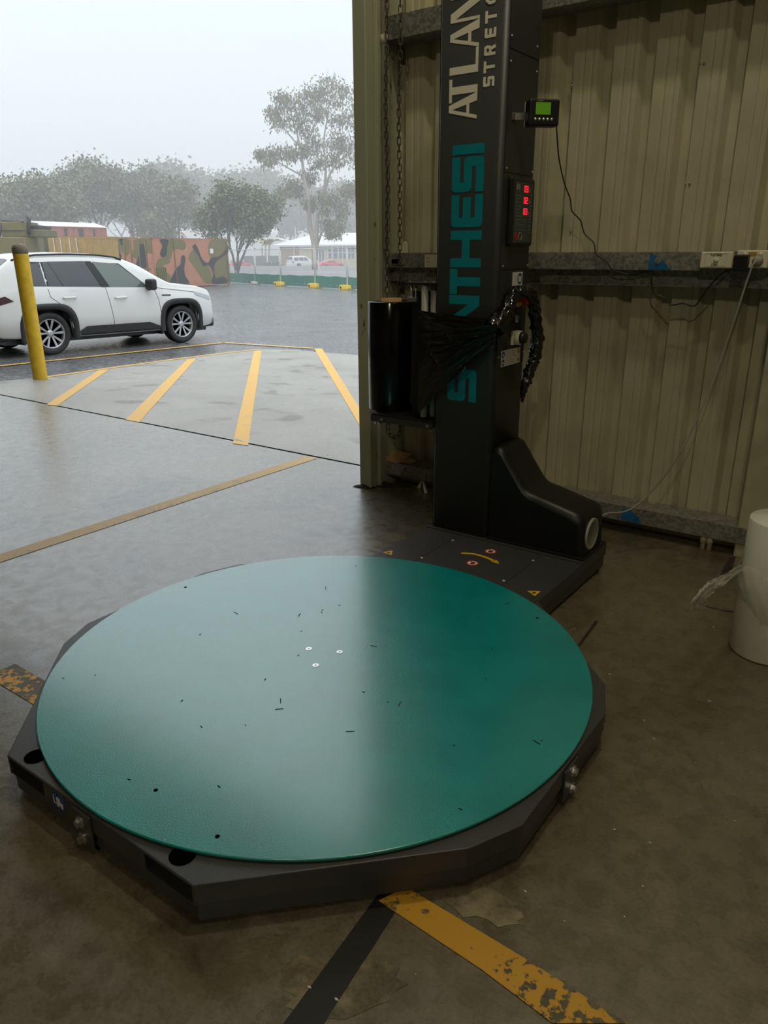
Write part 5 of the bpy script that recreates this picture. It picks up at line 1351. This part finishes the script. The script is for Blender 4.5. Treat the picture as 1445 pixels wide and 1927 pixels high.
leaf_mat('leaf_palm', (0.28, 0.23, 0.05), (0.36, 0.30, 0.09))

# ---- temporary fence panels on block feet
FXP = [(420, 530.5), (482, 535), (530, 538), (595, 541.5), (655, 545), (722, 549)]
FP = [gnd(x, y) for x, y in FXP]
labs = ['mesh fence panel nearest the camouflage container', 'mesh fence panel between the white block and the first yellow block', 'mesh fence panel between the first and second yellow blocks', 'mesh fence panel in front of the red sedan', 'mesh fence panel running behind the door post']
HF = 2.05
for i, lab in enumerate(labs):
    a, b = FP[i], FP[i + 1]; t = thing('mesh_fence', a, lab, 'fence', 'temporary fence panels'); d = b - a; ln = d.xy.length; u = d.normalized(); v0 = Vector((0, 0, 1))
    for nm, s_ in (('post', .03), ('post', ln - .10)):
        MB().tube([u * s_, u * s_ + v0 * HF], .022, 8).build(nm, 'galv_pipe', t)
    for z in (.18, HF - .02): MB().tube([u * .03 + v0 * z, u * (ln - .10) + v0 * z], .021, 8).build('rail', 'galv_pipe', t)
    ms_ = MB()
    k = 0
    while .12 + k * .15 < ln - .1: ms_.tube([u * (.12 + k * .15) + v0 * .18, u * (.12 + k * .15) + v0 * (HF - .02)], .0022, 3, False); k += 1
    for z in np.arange(.45, HF - .1, .30): ms_.tube([u * .03 + v0 * z, u * (ln - .1) + v0 * z], .0022, 3, False)
    ms_.build('wire_infill', 'galv_pipe', t)['kind'] = 'stuff'
    rows = []
    for k in range(25):
        f_ = k / 24; q = u * (.03 + (ln - .13) * f_) + Vector((u.y, -u.x, 0)) * (.03 + .015 * math.sin(k * 1.3 + i))
        rows.append([q + v0 * .04, q + v0 * .3 + Vector((u.y, -u.x, 0)) * .02 * math.sin(k * 2.1), q + v0 * (.62 + .015 * math.sin(k * .5 + i * 2))])
    MB().grid(rows).build('shade_cloth', 'shade_cloth', t)
for i, (px, m, lab) in enumerate(((1, 'foot_white', 'white concrete block foot under the temporary fence'), (2, 'foot_yellow', 'yellow block foot of the fence, nearest the container'), (3, 'foot_yellow', 'yellow block foot of the fence below the gum tree'), (4, 'foot_yellow', 'yellow block foot of the fence nearest the door post'))):
    a = FP[px]; u = (FP[px] - FP[px - 1]).normalized(); n = Vector((-u.y, u.x, 0)); t = thing('fence_block', a - u * .05, lab, 'fence foot', 'fence feet')
    P = [(-.42, -.30), (-.30, -.16), (.30, -.16), (.42, -.30), (.42, .02), (-.42, .02)]
    prof = [(-.42, 0), (.42, 0), (.42, .10), (.34, .24), (-.34, .24), (-.42, .10)]
    if m == 'foot_white': prof = [(x * .8, z * .7) for x, z in prof]
    MB().prism([u * x + Vector((0, 0, z)) - n * .28 for x, z in prof], n * .50).build('block', m, t, bevel=.03)
    MB().prism([u * x + Vector((0, 0, z)) - n * .285 for x, z in [(-.30, .05), (-.16, .05), (-.16, .16), (-.30, .16)]], n * .01).build('hand_hole', 'hole_black', t)
# raking braces
for x, y, x2, y2, lab in ((611, 541, 596, 490, 'slanting brace behind the fence below the gum tree'), (445, 531, 432, 492, 'slanting brace of the fence beside the camouflage container')):
    a = gnd(x, y - 3); b = ond(x2, y2, (a - CP).dot(FW) - .1); t = thing('fence_brace', a, lab, 'brace', 'fence braces')
    MB().tube([(0, 0, 0), b - a], .022, 8).build('brace_tube', 'galv_pipe', t); MB().tube([(0, 0, .02), Vector((0, 0, .7))], .022, 8).build('brace_leg', 'galv_pipe', t)

# ---- pale kerb wall across the far car park
ka, kb_ = gd(395, 98), gd(800, 98)
kt = thing('kerb_wall', ka, 'low pale concrete kerb in front of the far parked cars', 'kerb'); d = kb_ - ka; n = Vector((-d.y, d.x, 0)).normalized()
MB().prism([Vector((0, 0, -.2)), d + Vector((0, 0, -.2)), d + n * .4 + Vector((0, 0, -.2)), n * .4 + Vector((0, 0, -.2))], (0, 0, .75)).build('kerb_block', 'kerb_pale', kt)

# ---- cream building with white hipped roof
def bpt(x, d): P = ond(x, 470, d); return Vector((P.x, P.y, 0))
DB = 122.0
b0, b1 = bpt(526, DB), bpt(790, DB - 6)
bu = (b1 - b0).normalized(); bn = Vector((-bu.y, bu.x, 0)); LB = (b1 - b0).length; zb0 = -1.55; DP = 9.0
def hz(y, d): return CP.z + (470 - y) / FPX * d
zE = hz(461, DB); zR = hz(441, DB + 4)
bld = thing('building', b0 + Vector((0, 0, zb0)), 'long cream and brown brick building with a white hipped roof behind the red sedan', 'building')
def bb(a0, a1, z0, z1, dep, name, m, out=0.0, parent=None):
    z0 -= zb0; z1 -= zb0
    return MB().prism([bu * a0 - bn * out + Vector((0, 0, z0)), bu * a1 - bn * out + Vector((0, 0, z0)), bu * a1 + bn * dep + Vector((0, 0, z0)), bu * a0 + bn * dep + Vector((0, 0, z0))], (0, 0, z1 - z0)).build(name, m, parent or bld)
def bx_(px): r = ray(px, 470); k = (b0 - CP).dot(bn) / r.dot(bn); return (CP + r * k - b0).dot(bu)
wl_ = bb(bx_(563), LB, zb0, zE, DP, 'wall', 'render_cream'); bb(0, bx_(563), zb0, zE, DP, 'brick_wall', 'brick_brown')
ov = .8
rf = [bu * -ov - bn * ov, bu * (LB + ov) - bn * ov, bu * (LB + ov) + bn * (DP + ov), bu * -ov + bn * (DP + ov)]
rg = [bu * (DP / 2 + .3) + bn * DP / 2, bu * (LB - DP / 2) + bn * DP / 2]
ze, zr = zE - zb0, zR - zb0
vs_ = [p + Vector((0, 0, ze)) for p in rf] + [p + Vector((0, 0, zr)) for p in rg]
MB().add(vs_, [(0, 1, 5, 4), (1, 2, 5), (2, 3, 4, 5), (3, 0, 4), (3, 2, 1, 0)]).build('roof', 'roof_white', bld)
bb(-ov, LB + ov, zE - .25, zE, .1, 'gutter', 'frame_white', ov)
for xa, xb, ya, yb, nm in ((599, 611, 470, 502, 'door'), (617, 636, 464, 485, 'window'), (637, 652, 464, 485, 'window'), (653, 668, 464, 485, 'window')):
    w_ = bb(bx_(xa), bx_(xb), hz(yb, DB), hz(ya, DB), .05, nm, 'far_glass', .06)
    a0, a1 = bx_(xa), bx_(xb)
    for q in ((a0 - .08, a0 + .08), ((a0 + a1) / 2 - .06, (a0 + a1) / 2 + .06), (a1 - .08, a1 + .08)): bb(q[0], q[1], hz(yb, DB), hz(ya, DB), .05, 'mullion', 'frame_white', .10, w_)
    if nm == 'window': bb(a0, a1, hz(475, DB) - .06, hz(475, DB) + .06, .05, 'transom', 'frame_white', .10, w_)
for px in (554, 625, 645): bb(bx_(px) - .07, bx_(px) + .07, zb0, zE, .1, 'downpipe', 'frame_white', .2)
# gabled pale shed to its left
DS = 132.0; s0, s1 = bpt(456, DS), bpt(548, DS)
su = (s1 - s0).normalized(); sn = Vector((-su.y, su.x, 0)); LS = (s1 - s0).length
shd = thing('shed', s0 + Vector((0, 0, zb0)), 'pale gabled shed with a round roof vent left of the cream building', 'building')
e_, r_, bz = hz(455, DS) - zb0, hz(446, DS) - zb0, 0
MB().prism([Vector((0, 0, hz(480, DS) - zb0)), su * LS + Vector((0, 0, hz(480, DS) - zb0)), su * LS + Vector((0, 0, e_)), su * LS * .55 + Vector((0, 0, r_)), Vector((0, 0, e_))], sn * 12).build('gable_wall', 'frame_white', shd)
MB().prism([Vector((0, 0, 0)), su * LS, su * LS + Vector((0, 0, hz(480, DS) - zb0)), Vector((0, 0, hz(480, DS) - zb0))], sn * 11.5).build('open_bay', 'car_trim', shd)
for k in range(5): MB().prism([su * (LS * k / 4 - .1), su * (LS * k / 4 + .1), su * (LS * k / 4 + .1) - sn * .2, su * (LS * k / 4 - .1) - sn * .2], (0, 0, hz(480, DS) - zb0)).build('bay_post', 'frame_white', shd)
vx = (bpt(513, DS) - s0).dot(su)
MB().lathe([(.45, -.6), (.45, .2), (.75, .4), (.85, .9), (.6, 1.3), (0, 1.45)], su * vx + sn * 2 + Vector((0, 0, r_)), n=16).build('roof_vent', 'frame_white', shd)
lp = gd(557, 140); pl = thing('light_pole', lp, 'thin grey light pole behind the pale shed roof', 'pole'); MB().tube([(0, 0, 0), (0, 0, hz(430, 140) - lp.z)], .09, 8).build('pole_shaft', 'galv_pipe', pl)

# ---- vehicles parked behind the kerb
def park(px, d, head, P, paint, name, label, s=1.0):
    g_ = gd(px, d); return Car(name, label, g_, head, s, paint, P, 'car', False)
hR = math.atan2(rt2.y, rt2.x)
park(599, 112, hR + R(38), SEDAN, 'car_red', 'sedan', 'bright red sedan parked in front of the cream building', .92)
park(543, 108, hR + R(42), WAGON, 'car_white', 'four_wheel_drive', 'white four-wheel drive with roof rack parked before the brick wall', .98)
rk = gd(543, 108)
park(424, 104, hR + R(40), SEDAN, 'car_red', 'hatchback', 'red and white parked car peeping out beside the camouflage container', .85)
for px, lab in ((503, 'dark motorcycle parked under the pale shed, nearer the container'), (519, 'dark motorcycle parked under the pale shed, nearer the brick wall')):
    g_ = gd(px, 110); t = thing('motorcycle', g_, lab, 'motorcycle', 'motorcycles under the shed', hR + R(25))
    for x in (-.68, .68): MB().lathe([(.20, -.06), (.31, -.05), (.31, .05), (.20, .06)], (x, 0, .31), (0, 1, 0), 16).build('wheel', 'tyre', t)
    MB().box((-.35, -.16, .35), (.30, .16, .75)).build('engine', 'car_trim', t, bevel=.06); MB().box((-.75, -.13, .72), (.0, .13, .86)).build('seat', 'black_plastic', t, bevel=.05)
    MB().lathe([(.05, -.25), (.17, -.15), (.18, .15), (.05, .28)], (.18, 0, .90), (1, 0, 0), 12).build('fuel_tank', 'car_trim', t); MB().tube([(.68, 0, .31), (.42, 0, 1.05)], .04, 8).build('front_fork', 'alloy', t)
    MB().tube([(.35, -.36, 1.08), (.42, 0, 1.05), (.35, .36, 1.08)], .025, 8).build('handlebar', 'alloy', t); MB().lathe([(.03, -.05), (.10, .05)], (.55, 0, .92), (1, 0, 0), 12).build('headlamp', 'lamp_clear', t)

# ---- trees
def branch_tree(rng, H, spread, levels, n0, base_r, lean=0.0, first=.35):
    segs, tips = [], []
    def grow(p, d, l, r, lv):
        n = 4; pts = [p]; q = p.copy(); dd = d.copy()
        for k in range(n):
            dd = (dd + Vector((rng.uniform(-.16, .16), rng.uniform(-.16, .16), rng.uniform(-.02, .12)))).normalized(); q = q + dd * (l / n); pts.append(q.copy())
        segs.append((pts, [r * (1 - .13 * k) for k in range(n + 1)]))
        if lv == 0: tips.append(q.copy()); tips.append(pts[-2].copy()); return
        kids = rng.randint(2, 3)
        for k in range(kids):
            a = rng.uniform(0, 6.28); tl = rng.uniform(.45, .95) * spread
            nd = (dd + Vector((math.cos(a) * tl, math.sin(a) * tl, rng.uniform(-.05, .35)))).normalized()
            st = pts[rng.randint(2, n)]
            grow(st, nd, l * rng.uniform(.58, .80), r * .55, lv - 1)
        grow(q, dd, l * .72, r * .62, lv - 1)
    for k in range(n0):
        a = 6.28 * k / n0 + rng.uniform(-.4, .4)
        grow(Vector((0, 0, 0)), Vector((math.cos(a) * .16 * (n0 > 1) + lean, math.sin(a) * .16 * (n0 > 1), 1)).normalized(), H * first, base_r, levels)
    return segs, tips
def leaves(rng, centres, per, rad, ln, wd, droop):
    v, f_ = [], []
    for c in centres:
        for k in range(per):
            p = c + Vector((rng.gauss(0, rad), rng.gauss(0, rad), rng.gauss(0, rad * .75)))
            d = Vector((rng.uniform(-1, 1), rng.uniform(-1, 1), rng.uniform(-1, 1) - droop)).normalized(); s_ = d.orthogonal().normalized()
            a = rng.uniform(0, 6.28); s_ = (Matrix.Rotation(a, 3, d) @ s_); l = ln * rng.uniform(.6, 1.3); w = wd * rng.uniform(.6, 1.3)
            o = len(v); v += [tuple(p), tuple(p + d * l * .5 + s_ * w), tuple(p + d * l), tuple(p + d * l * .5 - s_ * w)]; f_.append((o, o + 1, o + 2, o + 3))
    mb = MB(); mb.v = v; mb.f = f_; mb.sm = [False] * len(f_); return mb
def tree(name, px, d, ytop, label, seed, lm, bm, spread, levels, n0, per, rad, ln, wd, droop=.3, xw=None, base_r=None, group=None, first=.36, cut=0.0):
    rng = random.Random(seed); P = gd(px, d); H = zat(px, ytop, P) - P.z
    segs, tips = branch_tree(rng, H, spread, levels, n0, base_r or H * .018, first=first)
    zmax = max(p.z for p in tips) + rad; k = H / zmax
    kx = k
    if xw:
        ext = np.percentile([abs(p.dot(rt2)) for p in tips], 92) + rad * .6; kx = (xw / FPX * d / 2) / ext
    M = Matrix.Diagonal((kx, kx, k))
    t = thing(name, P, label, 'tree', group)
    tr_ = MB()
    for pts, rs in segs: tr_.tube([M @ p for p in pts], rs, 6)
    tr_.build('trunk', bm, t)
    fo = leaves(rng, [M @ p for p in tips if (M @ p).z > cut * H], per, rad, ln, wd, droop).build('foliage', lm, t); fo['kind'] = 'stuff'
    return t
# tall gum: trunks and leaf clumps at 76 m
GD = 76.0; P = gd(592, GD); gt = thing('gum_tree', P, 'tall slender gum tree with open olive crown rising beside the door post', 'tree')
def gp_(x, y, dd=0.0): return ond(360 + x / 4.25, 120 + y / 4.25, GD + dd) - P
rng = random.Random(12); trunks = []
for path, r0, r1 in (([(985, 1640), (980, 1450), (945, 1280), (935, 1080), (900, 900), (880, 720), (845, 560), (800, 420)], .42, .07), ([(990, 1640), (1000, 1400), (1010, 1220), (1060, 1040), (1110, 880), (1180, 780), (1260, 720)], .36, .07), ([(1005, 1450), (1050, 1330), (1110, 1220), (1190, 1120)], .22, .05), ([(1060, 1040), (1075, 850), (1060, 620), (1090, 420), (1110, 260)], .22, .04), ([(935, 1080), (880, 960), (820, 900)], .13, .04), ([(900, 900), (820, 860), (700, 790), (620, 730)], .14, .04), ([(880, 720), (960, 560), (1000, 420), (1010, 280)], .14, .04), ([(845, 640), (760, 540), (700, 440), (670, 380)], .12, .03)):
    c_ = catmull([gp_(x, y, rng.uniform(-.6, .6)) for x, y in path], 4); trunks.append((c_, list(np.linspace(r0 * .7, r1 * .7, len(c_)))))
clumps = [(1090, 170, 90), (1000, 210, 80), (720, 270, 70), (640, 360, 60), (800, 300, 80), (900, 280, 85), (1080, 300, 95), (1200, 270, 80), (700, 430, 75), (850, 450, 95), (950, 520, 85), (690, 680, 75), (555, 700, 40), (635, 760, 50), (780, 740, 70), (900, 700, 70), (1020, 680, 95), (1150, 600, 85), (1230, 650, 75), (1000, 800, 70), (1150, 760, 80), (800, 960, 60), (740, 1010, 55), (690, 1060, 30), (850, 1010, 50), (940, 930, 70), (1080, 1050, 70), (1170, 1080, 80), (1250, 1000, 60), (950, 1120, 50), (1060, 1150, 50), (1200, 1180, 55), (1100, 1270, 50), (1180, 1300, 60), (1130, 1360, 35), (1330, 500, 90), (1340, 750, 90), (1330, 300, 80), (1320, 1000, 80), (1160, 430, 80), (1000, 400, 60)]
v_all = MB(); tw_ = MB()
for c_, rs in trunks: tw_.tube(c_, rs, 8)
ctr = []
for x, y, r_ in clumps:
    k_ = r_ / 4.25 / FPX * GD
    for j in range(5):
        c0 = gp_(x + rng.gauss(0, r_ * .45), y + rng.gauss(0, r_ * .45), rng.uniform(-2.2, 2.2) * .8); ctr.append((c0, k_ * .40))
    c0 = gp_(x, y); best = min((p for c_, _ in trunks for p in c_[3:]), key=lambda p: (p - c0).length + (2 if p.z > c0.z else 0))
    mid = best.lerp(c0, .5) + Vector((0, 0, -.25)); tw_.tube(catmull([best, mid, c0 + Vector((0, 0, .3))], 3), [.05, .045, .04, .035, .03, .025, .02], 5)
for c0, sg in ctr:
    lv = leaves(rng, [c0], 58, sg * 1.2, .42, .075, 1.1); v_all.add(lv.v, lv.f)
tw_.build('trunk', 'bark', gt); v_all.build('foliage', 'leaf_gum', gt)['kind'] = 'stuff'
tree('broadleaf_tree', 442, 62, 338, 'round bushy green tree behind the camouflage container', 5, 'leaf_green', 'bark_dark', .95, 4, 3, 30, .42, .26, .09, .3, 130, .14, None, .30)
G = 'misty trees behind the yard'
for i, (px, d, yt, xw, lab) in enumerate(((20, 84, 333, 110, 'misty tree at the picture edge above the army truck'), (120, 80, 325, 95, 'misty dark tree above the red goods wagon'), (185, 88, 290, 150, 'tallest misty tree, behind the ochre container'), (262, 94, 306, 120, 'misty tree behind the left half of the camouflage container'), (330, 86, 330, 120, 'misty tree left of the round bushy tree'),
        (-45, 84, 330, 120, 'misty tree partly outside the picture edge'))):
    tree('misty_tree', px, d, yt, lab, 30 + i, 'leaf_far', 'bark_dark', .85, 4, 2, 30, .70, .40, .13, .5, xw, .16, G, .33)
G2 = 'faint far trees'
for i, (px, d, yt, xw, lab) in enumerate(((330, 150, 300, 130, 'faint far tree behind the misty trees, furthest from the building'), (400, 165, 318, 120, 'faint far tree above the round bushy tree'), (478, 160, 310, 110, 'faint far tree above the pale shed'), (545, 170, 330, 120, 'faint far tree behind the gum tree crown'), (610, 165, 345, 120, 'faint far tree above the cream building'), (680, 170, 340, 120, 'faint far tree behind the door post edge'), (250, 160, 318, 120, 'faint far tree between the two tallest misty trees'))):
    tree('far_tree', px, d, yt, lab, 60 + i, 'leaf_far', 'bark_dark', 1.0, 4, 3, 22, 1.3, .8, .3, .2, xw, .25, G2, .26)
g_ = gd(498, 100); t = thing('palm', g_, 'small yellowish palm in front of the pale shed', 'palm'); hp = zat(498, 455, g_) - g_.z
for k in range(3): MB().tube([(k * .5 - .5, 0, 0), (k * .7 - .7, .2, hp * (.8 + .05 * k))], .08, 6).build('stem', 'bark', t)
rng = random.Random(8)
for k in range(18):
    a = rng.uniform(0, 6.28); c = Vector((rng.choice((-.7, 0, .7)), .2, hp * .85)); q = [c + Vector((math.cos(a), math.sin(a), 0)) * r_ + Vector((0, 0, .9 * math.sin(r_ * 1.3))) for r_ in (0, .6, 1.2, 1.8)]
    sd = Vector((-math.sin(a), math.cos(a), 0)); MB().grid([[p - sd * w, p + sd * w - Vector((0, 0, .05))] for p, w in zip(q, (.05, .22, .20, .03))]).build('frond', 'leaf_palm', t)

# ---- rain haze over the far yard
hm = bpy.data.materials.new('rain_haze'); hm.use_nodes = True; nt = hm.node_tree; nt.nodes.clear()
ho = nt.nodes.new('ShaderNodeOutputMaterial'); hv = nt.nodes.new('ShaderNodeVolumeScatter'); hv.inputs['Color'].default_value = (0.97, 0.985, 1.0, 1); hv.inputs['Density'].default_value = 0.0052; hv.inputs['Anisotropy'].default_value = 0.2
nt.links.new(hv.outputs[0], ho.inputs['Volume']); MATS['rain_haze'] = hm
hz_ = MB().box((-260, 14, -3), (60, 300, 60)).build('rain_haze', 'rain_haze'); tag(hz_, 'grey rain haze hanging over the far yard and trees', 'haze', None, 'stuff')
